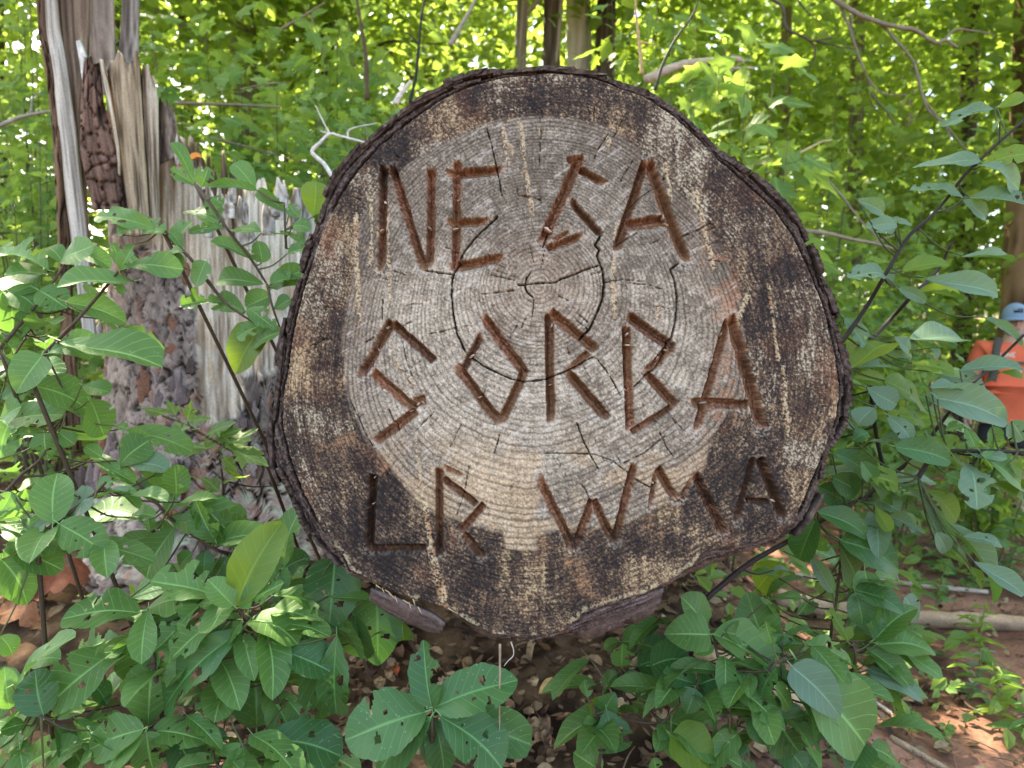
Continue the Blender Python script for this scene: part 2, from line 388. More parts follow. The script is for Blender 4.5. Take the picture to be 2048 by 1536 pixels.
CRACKS = [  # width, points
 (5,[(1202,470),(1190,490),(1199,500),(1194,512),(1206,541),(1208,570),(1205,598),(1193,629),(1179,658),(1161,678)]),
 (3.4,[(1186,714),(1168,723),(1156,731),(1128,744),(1094,758),(1050,764),(1022,758),(990,744),(965,731),(945,716)]),
 (4.2,[(930,702),(914,668),(906,628),(903,590),(904,560),(912,535),(926,506),(950,476),(975,453),(995,433)]),
 (4,[(1357,527),(1341,539),(1350,562),(1354,595),(1352,640),(1344,672),(1331,706),(1322,722)]),
 (3,[(1322,722),(1310,738),(1290,752),(1270,773)]),
 (3.6,[(1037,570),(1052,569),(1082,566),(1110,565),(1126,556),(1150,549),(1165,541),(1197,531)]),
 (3.2,[(1062,546),(1053,556),(1050,572),(1054,584),(1066,594)]),
 (2,[(965,588),(990,586),(1028,581)]),(2,[(1068,595),(1066,620),(1061,655)]),
 (2.6,[(974,258),(984,292),(990,320),(996,345),(1004,392)]),(2.8,[(1034,378),(1036,391),(1062,393),(1082,401)]),
 (3,[(850,540),(876,545),(908,549)]),(2.6,[(1000,866),(996,882),(989,906)]),(2.8,[(1154,846),(1166,880),(1182,912),(1196,936)]),
 (2,[(1330,872),(1290,905),(1250,926)]),(2.6,[(1192,716),(1212,740),(1228,766),(1240,790)]),(2,[(856,668),(880,664),(912,655)]),
 (2.4,[(1090,907),(1150,907),(1190,909),(1225,922),(1256,946)]),(2.4,[(1270,958),(1300,975),(1312,966)]),(2.2,[(765,600),(764,640)]),
 (2.4,[(1188,318),(1196,298),(1216,268)]),(1.8,[(1260,412),(1280,395),(1308,376)]),(2,[(1323,578),(1300,570),(1260,566)]),(2,[(1210,565),(1244,559),(1290,563)]),
 (2,[(1320,866),(1334,896),(1346,912)]),(2,[(804,680),(812,720),(824,752)]),(2.2,[(778,820),(790,850),(797,862)]),(1.8,[(700,800),(728,860),(745,892)]),
 (1.8,[(938,932),(930,980),(914,1030)]),(1.8,[(1082,262),(1080,300),(1078,332)]),(2.2,[(1366,472),(1400,458),(1420,446)]),(3,[(1085,496),(1094,470),(1100,452)])]
DARKS = [  # black fungal staining of the sapwood: x,y,rx,ry,strength
 (1100,195,150,42,.9),(960,200,50,40,.5),(1250,215,70,35,.6),(770,305,62,45,.85),(826,330,40,26,.9),(690,400,40,60,.6),(1572,542,58,32,1),(1532,556,40,42,.7),(1540,620,46,60,.8),(1570,700,60,70,.55),
 (1500,690,24,60,.6),(1470,960,100,90,.95),(1530,1020,70,50,.9),(1420,1040,60,40,.55),(1300,1090,120,26,.75),(1035,1135,16,75,.8),(1105,1120,16,62,.95),(1128,1185,18,58,.9),(1150,1215,34,24,.9),(1200,1120,24,80,.8),(1235,1090,20,40,.8),
 (1150,1085,46,18,.85),(1050,1240,120,40,.7),(740,1030,74,90,.95),(800,1120,70,50,.9),(700,1070,50,60,.75),(880,1110,60,46,.85),(950,1160,60,70,.75),(650,930,70,40,.75),(640,740,26,150,.55),(670,690,18,110,.7),(690,810,40,40,.75),(690,720,18,22,1),
 (620,860,40,60,.6),(1430,360,40,40,.6),(1490,400,50,34,.7),(1380,290,46,24,.4),(1600,800,40,70,.45),(1495,620,22,40,.6),(600,640,28,60,.5),(1450,480,40,50,.35),(860,1180,60,24,.8),(1520,860,40,50,.4),(1010,1190,30,50,.6)]
TANS = [  # tan crust and lichen: x,y,rx,ry,strength,colour(0 tan,1 pale lichen,2 orange)
 (1335,285,62,66,1,1),(1385,330,46,36,.9,1),(1430,398,54,50,.7,1),(1470,450,60,30,.4,1),(905,255,60,45,.9,0),(860,300,40,30,.7,1),(735,385,40,60,.8,1),(715,470,26,70,.6,0),(640,560,40,60,.5,1),(700,640,30,60,.35,0),
 (655,705,60,26,.95,0),(640,760,70,30,.75,0),(640,850,70,40,.6,1),(700,900,70,60,.55,2),(690,950,60,40,.6,0),(600,940,30,60,.6,1),(660,1050,30,60,.6,1),(1600,600,60,60,.4,1),(1610,700,40,80,.45,1),(1590,840,50,60,.5,0),(1570,910,60,40,.6,1),(1590,980,30,50,.7,0),
 (1240,240,60,36,.55,0),(1190,230,20,40,.5,0),(1010,1120,20,36,.9,0),(1060,1130,30,46,.75,0),(1170,1150,30,80,.6,2),(1290,1130,70,40,.45,0),(1300,1060,60,40,.5,2),(1390,1080,50,30,.6,0),(960,1210,60,40,.45,2),(1050,1190,80,50,.4,0),(1480,740,24,40,.5,2),(1420,480,18,80,.4,2),
 (640,1100,30,30,.9,1),(668,1115,26,22,.9,1),(1180,1180,60,30,.4,2),(1345,1040,40,40,.5,0),(1520,760,60,50,.35,1),(1500,300,20,20,.3,0),(1060,180,120,30,.25,1)]
DRIPS = [  # dried resin runs: width, points
 (9,[(1042,250),(1047,300),(1052,345),(1060,395),(1063,424)]),(8,[(1006,252),(1012,290),(1017,330)]),(6,[(1022,290),(1026,312)]),(9,[(712,430),(713,520),(716,575),(718,640)]),(7,[(742,400),(744,470),(740,530)]),(7,[(775,420),(776,500),(779,560),(780,598)]),
 (10,[(1238,446),(1228,490),(1226,560),(1229,600),(1230,634)]),(10,[(1392,385),(1404,440),(1416,490),(1426,536)]),(8,[(1566,735),(1570,770),(1572,820),(1576,870)]),(8,[(1330,330),(1338,372),(1342,400)]),(8,[(1216,270),(1218,290)]),(8,[(860,345),(858,372)]),
 (5,[(832,870),(838,930),(846,990)]),(10,[(846,990),(858,1060),(864,1110)]),(18,[(862,1100),(874,1150),(886,1196)]),(6,[(1078,252),(1082,272)]),(10,[(1496,590),(1482,625),(1474,650)]),(5,[(786,690),(796,730),(830,770)]),(5,[(1537,570),(1546,640),(1556,720)]),(9,[(1320,612),(1316,630)]),(7,[(760,440),(757,520),(754,548)])]

def build_log():
    loc = W(1115, 715, D0)+np.array([0, 2.0, 0]); loc[2] = H(loc[0], loc[1])
    root = thing('log', 'huge cut log with carved letters on its weathered end', 'log', loc)
    st = 1.7
    gx = np.arange(516, 1722, st); gy = np.arange(120, 1312, st)
    X, Y = np.meshgrid(gx, gy); X = X.astype(np.float32); Y = Y.astype(np.float32)
    wob = 5*(fbm(X*.03, Y*.03, 1, 4)-.5)+5*(fbm(X*.12, Y*.12, 5, 3)-.5)
    so_ = poly_sdf(X, Y, OUT)+wob*1.3
    si = poly_sdf(X, Y, INN)+0.6*wob
    hs = poly_sdf(X, Y, HEART)+8*(fbm(X*.05, Y*.05, 9, 4)-.5)+10*(fbm(X*.012, Y*.012, 19, 2)-.5)
    dx, dy = X-PITH[0], Y-PITH[1]
    r = np.hypot(dx, dy); th = np.arctan2(dy, dx)
    # distance from pith to the wood edge in every direction -> growth rings follow the outline far out
    inn = np.array(INN, float); ta = np.arctan2(inn[:, 1]-PITH[1], inn[:, 0]-PITH[0]); ra = np.hypot(inn[:, 0]-PITH[0], inn[:, 1]-PITH[1])
    o = np.argsort(ta); tt = np.linspace(-np.pi, np.pi, 361)
    Rt = np.interp(tt, ta[o], ra[o], period=2*np.pi)
    ker = np.hanning(41); ker /= ker.sum(); Rt = np.convolve(np.concatenate([Rt[-61:-1], Rt, Rt[1:61]]), ker, 'same')[60:-60]
    Re = np.interp(th, tt, Rt); s = r/Re
    bl = sm(0.05, 0.75, s); rr = r*(1-bl)+bl*s*560
    rr = rr+5*(fbm(th*1.5+20, rr*.004, 3, 3)-.5)+3.0*(fbm(X*.02, Y*.02, 7, 3)-.5)
    ph = rr/9.2+1.6*fbm(rr*.03, rr*0+3.3, 23, 3)+0.35*(fbm(X*.06, Y*.06, 28, 2)-.5)
    fr = ph-np.floor(ph)
    ring = np.clip(1-np.abs(fr-.5)/.27, 0, 1)                      # dark latewood line
    ringamp = 0.35+0.65*vn(np.floor(ph)*.77, np.floor(ph)*.31, 31)
    fib = fbm(th*r*.05+0*r, rr*.9, 33, 2)                         # tangential grain
    rad = fbm(th*70, rr*.02, 35, 3)                                # radial rays
    # saw scratches: fans of straight fine lines
    saw = fbm((X*.56+Y*.83)*.45, (X*.83-Y*.56)*.012, 40, 2)
    saw2 = fbm((X*.85-Y*.5)*.35, (X*.5+Y*.85)*.010, 42, 2)
    fine = fbm(X*.45, Y*.45, 44, 2); fine2 = fbm(X*.33+40, Y*.33, 46, 3); mid = fbm(X*.06, Y*.06, 48, 4); big = fbm(X*.012, Y*.012, 50, 3)
    streakv = fbm(X*.09, Y*.014, 52, 3)                            # rain runs, vertical
    one = np.ones(X.shape+(3,), np.float32)
    # ---- colour: heartwood
    fineS = np.clip((fine-.5)*1.7+.5, 0, 1); fine2S = np.clip((fine2-.5)*1.9+.5, 0, 1)
    c = lerp(one*srgb(124, 109, 91), srgb(188, 173, 150), sm(.3, .7, .4*mid+.35*big+.25*fine2S))
    c = lerp(c, srgb(196, 166, 128), .65*sm(820, 980, Y+60*(big-.5))*sm(.35, .6, fbm(th*6, rr*.03, 54, 3)))
    edge = sm(-110, -10, hs)
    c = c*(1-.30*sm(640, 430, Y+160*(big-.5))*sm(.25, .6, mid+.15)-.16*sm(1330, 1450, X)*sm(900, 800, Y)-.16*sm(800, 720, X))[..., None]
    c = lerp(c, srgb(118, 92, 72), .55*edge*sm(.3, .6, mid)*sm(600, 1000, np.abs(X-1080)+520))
    c = lerp(c, srgb(150, 118, 92), .5*sm(170, 40, r)*sm(.35, .65, fine2))
    c = lerp(c, srgb(160, 105, 66), .5*edge*sm(1380, 1440, X)*sm(.4, .6, mid))
    c = c*(1-.74*ring**.8*ringamp)[..., None]
    c = c*(0.55+.9*fineS)[..., None]*(0.80+.40*rad)[..., None]*(.9+.2*saw)[..., None]
    c = lerp(c, srgb(216, 204, 190), .55*sm(.66, .78, saw)*sm(.5, .7, mid))
    # ---- sapwood: brown, stained black, crusted tan
    sap = sm(-6, 5, hs)
    dark = np.zeros(X.shape, np.float32)
    for (x, y, a, b, k) in DARKS:
        q = np.hypot((X-x)/a, (Y-y)/b); dark = np.maximum(dark, k*sm(1.5, .45, q+1.5*(fbm(X*.035, Y*.03, int(x) % 50, 5)-.5)+.5*(fine2S-.5)))
    tan = np.zeros(X.shape, np.float32); tcol = one*srgb(178, 154, 118)
    for (x, y, a, b, k, t) in TANS:
        q = np.hypot((X-x)/a, (Y-y)/b); w = k*sm(1.45, .3, q+1.3*(fbm(X*.04, Y*.022, int(y) % 60, 5)-.5))
        tcol = lerp(tcol, [srgb(192, 166, 124), srgb(192, 184, 156), srgb(172, 126, 86)][t], (w > tan)*1.0); tan = np.maximum(tan, w)
    # crunchy surface: one grain field, pushed to black by the stain and to tan by the crust
    grain = .34*fine2S+.40*fineS+.26*np.clip((fib-.5)*1.8+.5, 0, 1)
    val = grain+.34*(streakv-.5)+.44*(fbm(X*.018, Y*.011, 63, 4)-.5)+.0+.02-.26*dark+.17*tan
    st_ = [(.14, srgb(34, 28, 26)), (.32, srgb(56, 45, 38)), (.50, srgb(88, 70, 55)), (.64, srgb(120, 97, 75)), (.88, None)]
    sc = one*st_[0][1]
    for (v0, _), (v1, c1) in zip(st_[:-1], st_[1:]):
        sc = lerp(sc, tcol if c1 is None else c1, np.clip((val-v0)/(v1-v0), 0, 1))
    sc = lerp(sc, srgb(140, 80, 46), .25*sm(.56, .72, fbm(X*.02+7, Y*.013, 56, 4))*(1-dark)*(1-tan))
    rline = np.clip(1-np.abs(fr-.5)/.24, 0, 1)
    sc = sc*(1-.62*(1-.3*dark)*rline*ringamp)[..., None]
    sc = sc*(.78+.44*rad)[..., None]
    c = lerp(c, sc, sap)
    c = lerp(c, srgb(44, 36, 33), .55*sm(16, 0, np.abs(hs))*sm(.45, .6, mid)*sm(900, 1000, Y))
    # resin runs
    drip = np.zeros(X.shape, np.float32)
    for w, P in DRIPS:
        x0, y0 = np.min(P, 0)-30; x1, y1 = np.max(P, 0)+30
        ys, xs = (gy >= y0) & (gy <= y1), (gx >= x0) & (gx <= x1); I = np.ix_(ys, xs); a, b = X[I], Y[I]
        d = np.full(a.shape, 99., np.float32)
        for p, q in zip(P[:-1], P[1:]): d = np.minimum(d, seg_dist(a, b, p, q)[0])
        d = d+7*(fbm(a*.09, b*.07, 66, 3)-.5)+3*(fbm(a*.4, b*.3, 67, 2)-.5)
        drip[I] = np.maximum(drip[I], sm(w*.62, w*.34, d))
    c = lerp(c, lerp(one*srgb(206, 182, 142), srgb(178, 132, 92), sm(.5, .75, mid))*(.72+.56*fine)[..., None], .72*drip*sm(.34, .56, fine2S*.5+fineS*.5))
    # pale lichen along the lower right wood edge
    lw = sm(7, 1, np.abs(si+4)-5*(fine2S-.6))*sm(1060, 1110, Y)*sm(.50, .60, fbm(X*.03, Y*.03, 68, 4)+.14*sm(1150, 1230, X)*sm(1430, 1380, X)+.1*sm(720, 660, X))*sm(.3, .5, fine2S)
    c = lerp(c, srgb(206, 190, 150)*.95, .5*lw)
    # ---- relief (metres, positive = into the log)
    dep = 0.0008*ring*ringamp+0.0010*(fine-.5)+0.0006*(saw-.5)+0.0008*(saw2-.5)+0.002*(big-.5)-0.0012*tan-0.0020*drip+.0012*(mid-.5)
    # chisel and saw cuts of the letters
    g = np.zeros(X.shape, np.float32); gl = np.full(X.shape, 9., np.float32); along = np.zeros(X.shape, np.float32); halo = np.zeros(X.shape, np.float32)
    tint = np.zeros(X.shape, np.float32); tq = random.Random(21); bev = np.zeros(X.shape, np.float32)
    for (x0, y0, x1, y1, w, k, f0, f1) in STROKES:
        m = 26
        I = np.ix_((gy >= min(y0, y1)-m) & (gy <= max(y0, y1)+m), (gx >= min(x0, x1)-m) & (gx <= max(x0, x1)+m)); a, b = X[I], Y[I]
        ln = math.hypot(x1-x0, y1-y0)
        d, t = seg_dist(a, b, (x0, y0), (x1, y1))
        tr = ((a-x0)*(x1-x0)+(b-y0)*(y1-y0))/ln**2
        endc = np.minimum(tr, 1-tr)*ln
        u = (d+2.0*(fbm(a*.07, b*.07, int(x0) % 40, 3)-.5)+.5*(fbm(a*.3, b*.3, 70, 2)-.5))/(w*.55)
        nxv, nyv = -(y1-y0)/ln, (x1-x0)/ln
        if nyv < -.25 or (abs(nyv) <= .25 and nxv < 0): nxv, nyv = -nxv, -nyv
        us = ((a-x0)*nxv+(b-y0)*nyv)/(w*.56)+.5*(fbm(a*.05, b*.05, 73, 3)-.5)
        prof = np.clip((1-us)/1.55, 0, 1)*np.clip((us+1.0)/.24, 0, 1)*sm(1.12, .95, u)
        fade = sm(-.02, max(f0, .03), tr)*sm(-.02, max(f1, .03), 1-tr)
        G = k*prof*np.clip(fade, 0, 1)
        tint[I] = np.where(G >= g[I], tq.uniform(0, 1), tint[I])
        g[I] = np.maximum(g[I], G)
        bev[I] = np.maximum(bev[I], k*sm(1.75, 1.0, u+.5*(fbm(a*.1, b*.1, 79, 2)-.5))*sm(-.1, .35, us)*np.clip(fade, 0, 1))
        halo[I] = np.maximum(halo[I], sm(1.9, 1.0, u)*(1-fade)*sm(-.12, 0, np.minimum(tr, 1-tr)))
    c = lerp(c, srgb(182, 156, 130), .28*bev*sm(.25, .6, fine2S)*(1-.6*np.clip(dark*sap, 0, 1)))  # lower bevel paler: fresh wood, and its lit look put into the colour
    dep = dep+0.005*bev
    dep = dep+0.032*g+0.0008*g*(fbm(th*r*.25, rr*.25, 72, 2)-.5)
    gm = sm(.03, .16, g)
    gc = lerp(one*srgb(128, 84, 60), srgb(194, 144, 112), sm(.3, .75, .6*fine2S+.4*fib))
    gc = lerp(gc, srgb(172, 128, 92), .55*sm(.55, 1, tint)*sm(.3, .7, mid)); gc = lerp(gc, srgb(88, 62, 46), .5*sm(.45, 0, tint))
    gc = gc*(.75+.5*fineS)[..., None]*(1-.5*ring*ringamp)[..., None]
    gc = lerp(gc, srgb(128, 92, 58), .6*sm(.4, .65, fbm(X*.018, Y*.018, 74, 3)))
    stained = np.clip(np.maximum(.95*dark*sap, sm(430, 330, Y)*sm(800, 770, X)), 0, 1)
    gc = lerp(gc, srgb(36, 28, 24), .85*stained*sm(.25, .6, fbm(X*.05, Y*.05, 76, 3)+.25))
    c = lerp(c, gc, .93*gm)
    c = lerp(c, srgb(204, 190, 172), .35*halo*(1-gm)*(1-.7*stained)*sm(.3,.6,fine2S))
    rim = sm(.0, .06, g)*(1-sm(.06, .22, g))
    c = lerp(c, srgb(186, 160, 130), .4*rim*sm(.4, .6, fine2)*(1-.6*stained))
    # drying cracks
    ck = np.zeros(X.shape, np.float32)
    cr = [(w*.8, P) for w, P in CRACKS]
    rq = random.Random(5)
    for _ in range(100):
        a = rq.uniform(-math.pi, math.pi); r0 = rq.uniform(40, 470); L = rq.uniform(10, 60)
        q = np.interp(a, tt, Rt)
        if r0+L > .97*q: continue
        n = 4; jj = rq.uniform(-.02, .02)
        cr.append((rq.uniform(.5, 1.5), [(PITH[0]+(r0+L*i/n)*math.cos(a+jj*i/n+rq.uniform(-.006, .006)), PITH[1]+(r0+L*i/n)*math.sin(a+jj*i/n+rq.uniform(-.006, .006))) for i in range(n+1)]))
    for w, P in cr:
        x0, y0 = np.min(P, 0)-8; x1, y1 = np.max(P, 0)+8
        I = np.ix_((gy >= y0) & (gy <= y1), (gx >= x0) & (gx <= x1)); a, b = X[I], Y[I]
        if a.size == 0: continue
        d = np.full(a.shape, 99., np.float32)
        for p, q in zip(P[:-1], P[1:]): d = np.minimum(d, seg_dist(a, b, p, q)[0])
        d = d+2.6*(fbm(a*.16, b*.16, 78, 3)-.5)
        ck[I] = np.maximum(ck[I], sm(w*.5+.55, w*.5-.9, d)*min(1, .15+w*.3))
    dep = dep+0.016*ck
    c = lerp(c, srgb(40, 30, 24), .85*ck)
    # ---- bark ring
    bw = sm(-2, 4, si)
    ang = np.arctan2(Y-715, X-1115)
    bq = fbm(ang*26, si*.30, 80, 4); bq2 = fbm(ang*120, si*.13, 82, 3)
    strl = fbm((X*.94-Y*.34)*.035, (X*.34+Y*.94)*.42, 84, 3)        # fibres of the bark's underside
    low = sm(1060, 1150, Y)
    str_ = lerp(np.zeros(X.shape+(1,))+bq[..., None], strl[..., None], low)[..., 0]
    bc = lerp(one*srgb(46, 37, 33), srgb(112, 94, 84), sm(.3, .72, .6*str_+.4*fine))
    bc = lerp(bc, srgb(140, 118, 112), .7*low*sm(.4, .65, str_))
    bc = lerp(bc, srgb(66, 44, 36), .5*sm(.5, .7, fbm(X*.03, Y*.03, 86, 3)))
    bc = lerp(bc, srgb(150, 142, 128), .5*sm(.68, .75, fine2)*(1-low))
    band = np.clip(si/np.maximum(si-so_, 6), 0, 1)
    bdep = 0.004+0.022*band**2+0.012*low*band+0.014*(.5-str_)+0.006*(bq2-.5)+.006*(fine-.5)
    c = lerp(c, bc, bw); dep = dep*(1-bw)+bdep*bw
    # open gap between bark and wood
    gap = sm(3.4, 1.2, np.abs(si-3.0+3*(fbm(X*.03, Y*.03, 88, 3)-.5)))*sm(.40, .52, fbm(ang*3+2, X*0, 90, 3)+.35*sm(420, 250, Y)+.22*sm(1560, 1620, X)+.18*sm(640, 580, X)-.25*sm(1000, 1080, Y))
    gap = np.maximum(gap, sm(10, 4, np.hypot(X-1668, (Y-884)*.8)))
    dep = dep+0.030*gap; c = lerp(c, srgb(22, 17, 15), .9*gap)
    # ---- mesh
    keep = so_ < 0
    ny, nx = X.shape
    kq = keep[:-1, :-1] & keep[1:, :-1] & keep[:-1, 1:] & keep[1:, 1:]
    iy, ix = np.nonzero(kq)
    q = np.stack([iy*nx+ix, (iy+1)*nx+ix, (iy+1)*nx+ix+1, iy*nx+ix+1], -1)
    used = np.zeros(ny*nx, bool); used[q.ravel()] = True
    remap = np.cumsum(used)-1
    P = CAM+D0*FWD+RIGHT*((X.reshape(-1, 1)-1024)*PX)+UP*((768-Y.reshape(-1, 1))*PX)+FWD*dep.reshape(-1, 1)
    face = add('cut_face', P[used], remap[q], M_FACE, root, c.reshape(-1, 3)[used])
    face['label'] = 'weathered cut end carved with three lines of letters'
    # ---- body: the rough bark side running away from the cut
    out = np.array(OUT, float); k = 260
    seg = np.hypot(*np.diff(np.vstack([out, out[:1]]), axis=0).T); cum = np.concatenate([[0], np.cumsum(seg)])
    u = np.linspace(0, cum[-1], k, endpoint=False); oc = np.vstack([out, out[:1]])
    bx = np.interp(u, cum, oc[:, 0])-1115; by = np.interp(u, cum, oc[:, 1])-715
    zz = np.concatenate([[0.022, 0.03], np.linspace(.05, 4.6, 90)])
    A, Z = np.meshgrid(np.arange(k), zz)
    rad0 = np.hypot(bx, by); an = np.arctan2(by, bx)
    f1, f2, cv = voro(u[A]*PX*12+fbm(u[A]*PX*9, Z*6, 6, 3), Z*4+fbm(u[A]*PX*9, Z*9, 5, 3), 7)
    rel = 0.010*sm(0, .10, f2-f1)+0.012*cv+0.012*(fbm(u[A]*PX*40, Z*18, 92, 3)-.5)
    rel[0] = -.004
    shape = (rad0[A]*PX)*(0.985-0.05*Z)
    shape = shape*(1-sm(0, 1.0, Z))+sm(0, 1.0, Z)*(0.42*rad0.mean()/420*.98-0.03*Z)
    rr_ = shape+rel-.008
    ctr = CAM+D0*FWD+RIGHT*((1115-1024)*PX)+UP*((768-715)*PX)
    V = ctr+RIGHT*(np.cos(an)[A]*rr_)[..., None]-UP*(np.sin(an)[A]*rr_)[..., None]+FWD*Z[..., None]
    cb = lerp(np.ones(A.shape+(3,))*srgb(46, 36, 31), srgb(122, 104, 94), sm(.02, .16, f2-f1)*(.3+.7*fbm(u[A]*PX*60, Z*30, 94, 3)))
    nz = len(zz); i = np.arange(nz-1)[:, None]*k; j = np.arange(k)[None]; j2 = (j+1) % k
    Q = np.stack([i+j, i+j2, i+k+j2, i+k+j], -1).reshape(-1, 4)
    Vf = np.vstack([V.reshape(-1, 3), ctr+FWD*4.6]); cf = np.vstack([cb.reshape(-1, 3), srgb(120, 96, 76)[None]])
    T = np.stack([(nz-1)*k+np.arange(k), (nz-1)*k+(np.arange(k)+1) % k, np.full(k, nz*k)], -1)
    add('bark', Vf, [Q, T], M_BARK, root, cf)
    # ---- loose plates of bark that break the rim
    plates = [(930,146,44,11),(968,140,30,9),(1335,204,34,13),(1300,184,40,10),(1462,312,44,14),(1545,376,60,16),(1250,166,36,9),(1160,138,46,8),(1080,134,40,8),(845,196,44,10),(800,224,40,8),(750,266,36,8),(1600,436,44,10),(1638,516,40,9),(700,312,34,8),(668,356,30,8),(1664,586,36,9),(1690,690,40,9),(1704,750,46,10),(640,420,30,7),(606,510,34,7),(580,610,34,7),(556,716,36,7),(1396,254,34,9),(536,870,40,9),(1010,139,30,7),(1210,150,30,7),(880,174,34,8),(1652,930,36,8),(1624,1034,40,8)]
    plates = [(x, y, L*R.uniform(1.6, 2.8), h*R.uniform(.5, .8)) for x, y, L, h in plates]+[(out[i_][0]+R.uniform(-8, 8), out[i_][1]+R.uniform(-8, 8), R.uniform(40, 100), R.uniform(3, 7) if i_ < 22 else R.uniform(1.5, 3.5)) for i_ in list(range(0, 22))+list(range(44, len(out)))]
    for px, py, L, hgt_ in plates:
        d = np.hypot(out[:, 0]-px, out[:, 1]-py); i0 = int(np.argmin(d)); tg = out[(i0+1) % len(out)]-out[i0-1]; tg = tg/np.linalg.norm(tg)
        nrm = np.array([px-1115, py-715.]); nrm -= tg*(nrm@tg); nrm /= np.linalg.norm(nrm)+1e-6
        G = Geo(); n = 13
        for lay in range(2):
            us = np.linspace(-.5, .5, n)*L*(1-.3*lay)+R.uniform(-4, 4)*lay
            top = (hgt_*(.3+.8*rng.random(n))*(1-(np.linspace(-1, 1, n))**2*.8))*(1-.35*lay)-1
            f0 = R.uniform(.0, .012)+.02*lay; f1_ = f0+R.uniform(.03, .07)
            rows = []
            for ff, hh in ((f0, -6.), (f0, None), (f1_, None), (f1_, -6.)):
                hv = top if hh is None else np.full(n, hh)
                rows.append(np.array([W(px+tg[0]*a+nrm[0]*b, py+tg[1]*a+nrm[1]*b, D0)+FWD*(ff+R.uniform(-.003, .003)) for a, b in zip(us, hv)]))
            V = np.vstack(rows); Q = [[r_*n+j, r_*n+j+1, (r_+1) % 4*n+j+1, (r_+1) % 4*n+j] for r_ in range(4) for j in range(n-1)]
            G.put(V, Q, None, lerp(np.ones((len(V), 3))*srgb(40, 31, 27), srgb(104, 88, 78), rng.random(len(V))))
        G.build('bark_plate', M_BARK, root, False)
    # ---- the slab of bark hanging off below on the left
    def slab(L, T_, f0, thick, curve):
        n = 30; m = 10
        Lp = np.array([np.interp(np.linspace(0, 1, n), np.linspace(0, 1, len(L)), [p[k_] for p in L]) for k_ in (0, 1)]).T
        Tp = np.array([np.interp(np.linspace(0, 1, n), np.linspace(0, 1, len(T_)), [p[k_] for p in T_]) for k_ in (0, 1)]).T
        V = []; Cc = []
        for side in (0, 1):
            for i in range(n):
                for j in range(m):
                    a = j/(m-1); p = Lp[i]*(1-a)+Tp[i]*a
                    gv = float(fbm(np.array([i*.16]), np.array([j*2.1+.0*i]), 95, 2)[0])
                    p = p+np.array([8, 4])*(float(vn(np.array([j*1.7]), np.array([3.]), 5)[0])-.5)*(1 if i in (0, n-1) else .2)
                    V.append(W(p[0], p[1], D0)+FWD*(f0+curve*a*a+(.006*(.5-gv) if side == 0 else thick)))
                    Cc.append(srgb(60, 48, 44)*(1-gv)*1.1+srgb(128, 110, 104)*gv)
        idx = lambda s, i, j: (s*n+i)*m+j
        Q = []
        for i in range(n-1):
            for j in range(m-1):
                Q.append([idx(0, i, j), idx(0, i, j+1), idx(0, i+1, j+1), idx(0, i+1, j)]); Q.append([idx(1, i, j), idx(1, i+1, j), idx(1, i+1, j+1), idx(1, i, j+1)])
        for i in range(n-1):
            Q.append([idx(0, i, 0), idx(0, i+1, 0), idx(1, i+1, 0), idx(1, i, 0)]); Q.append([idx(0, i, m-1), idx(1, i, m-1), idx(1, i+1, m-1), idx(0, i+1, m-1)])
        for j in range(m-1):
            Q.append([idx(0, 0, j), idx(1, 0, j), idx(1, 0, j+1), idx(0, 0, j+1)]); Q.append([idx(0, n-1, j), idx(0, n-1, j+1), idx(1, n-1, j+1), idx(1, n-1, j)])
        return add('bark_slab', V, np.array(Q), M_BARK, root, np.array(Cc))
    slab([(742,1178),(780,1190),(820,1208),(862,1226),(890,1246)], [(734,1212),(770,1236),(808,1256),(846,1272),(876,1279)], -.004, .014, .03)['label'] = 'loose slab of bark peeling off below the cut face'
    slab([(1112,1266),(1180,1226),(1250,1206),(1330,1180)], [(1106,1288),(1180,1292),(1252,1272),(1318,1240)], .012, .012, .03)
    # splinters and chips
    for x, y, ln in ((778,1186,26),(790,1192,22),(806,1200,30),(818,1204,24),(836,1214,24),(770,1180,20),(752,1170,18),(764,1176,16),(826,1198,20),(896,1216,22)):
        G = Geo(); a = R.uniform(.5, 1.3)
        p = W(x, y, D0-.004); q = W(x+ln*math.cos(a)*.7, y+ln*math.sin(a)*.7, D0-.012)
        G.tube([p, (p+q)/2, q], [.0014, .0012, .0003], 4, srgb(186, 156, 118)); G.build('splinter', M_WOOD, root)
    for x, y, s_ in ((771,404,7),(762,460,9),(857,454,9),(918,398,8),(909,456,12),(1096,457,15),(1118,397,7),(936,700,10),(944,712,12),(956,703,12),(1328,432,9),(1334,447,9),(774,655,7),(770,782,12),(757,700,6),(1104,650,9),(1255,668,10),(1256,690,9),(1249,778,8),(1250,800,8),(1316,715,8),(1408,806,9),(1402,786,7),(748,955,6),(746,1008,5),(1305,966,10),(1549,1003,9),(836,808,8),(822,822,7),(960,794,8),(1226,640,6),(1333,700,7),(846,806,8),(1100,770,6),(1443,668,9)):
        n = 6; V = []
        for i in range(n):
            a = i*2*math.pi/n; V.append((math.cos(a)*R.uniform(.7, 1.7), math.sin(a)*R.uniform(.2, .6)))
        V = np.array(V)*s_*.5; ro = R.uniform(0, 3); V = V@np.array([[math.cos(ro), -math.sin(ro)], [math.sin(ro), math.cos(ro)]])
        A_ = np.array([W(x+a, y+b, D0)+FWD*R.uniform(.003, .010) for a, b in V]); B_ = np.array([W(x+a*1.2, y+b*1.2, D0)+FWD*.020 for a, b in V]); c0 = W(x+R.uniform(-3, 3), y+R.uniform(-2, 2), D0)+FWD*.003
        VV = np.vstack([A_, B_, c0[None]]); Q = [[i, (i+1) % n, n+(i+1) % n, n+i] for i in range(n)]; T = [[i, 2*n, (i+1) % n] for i in range(n)]
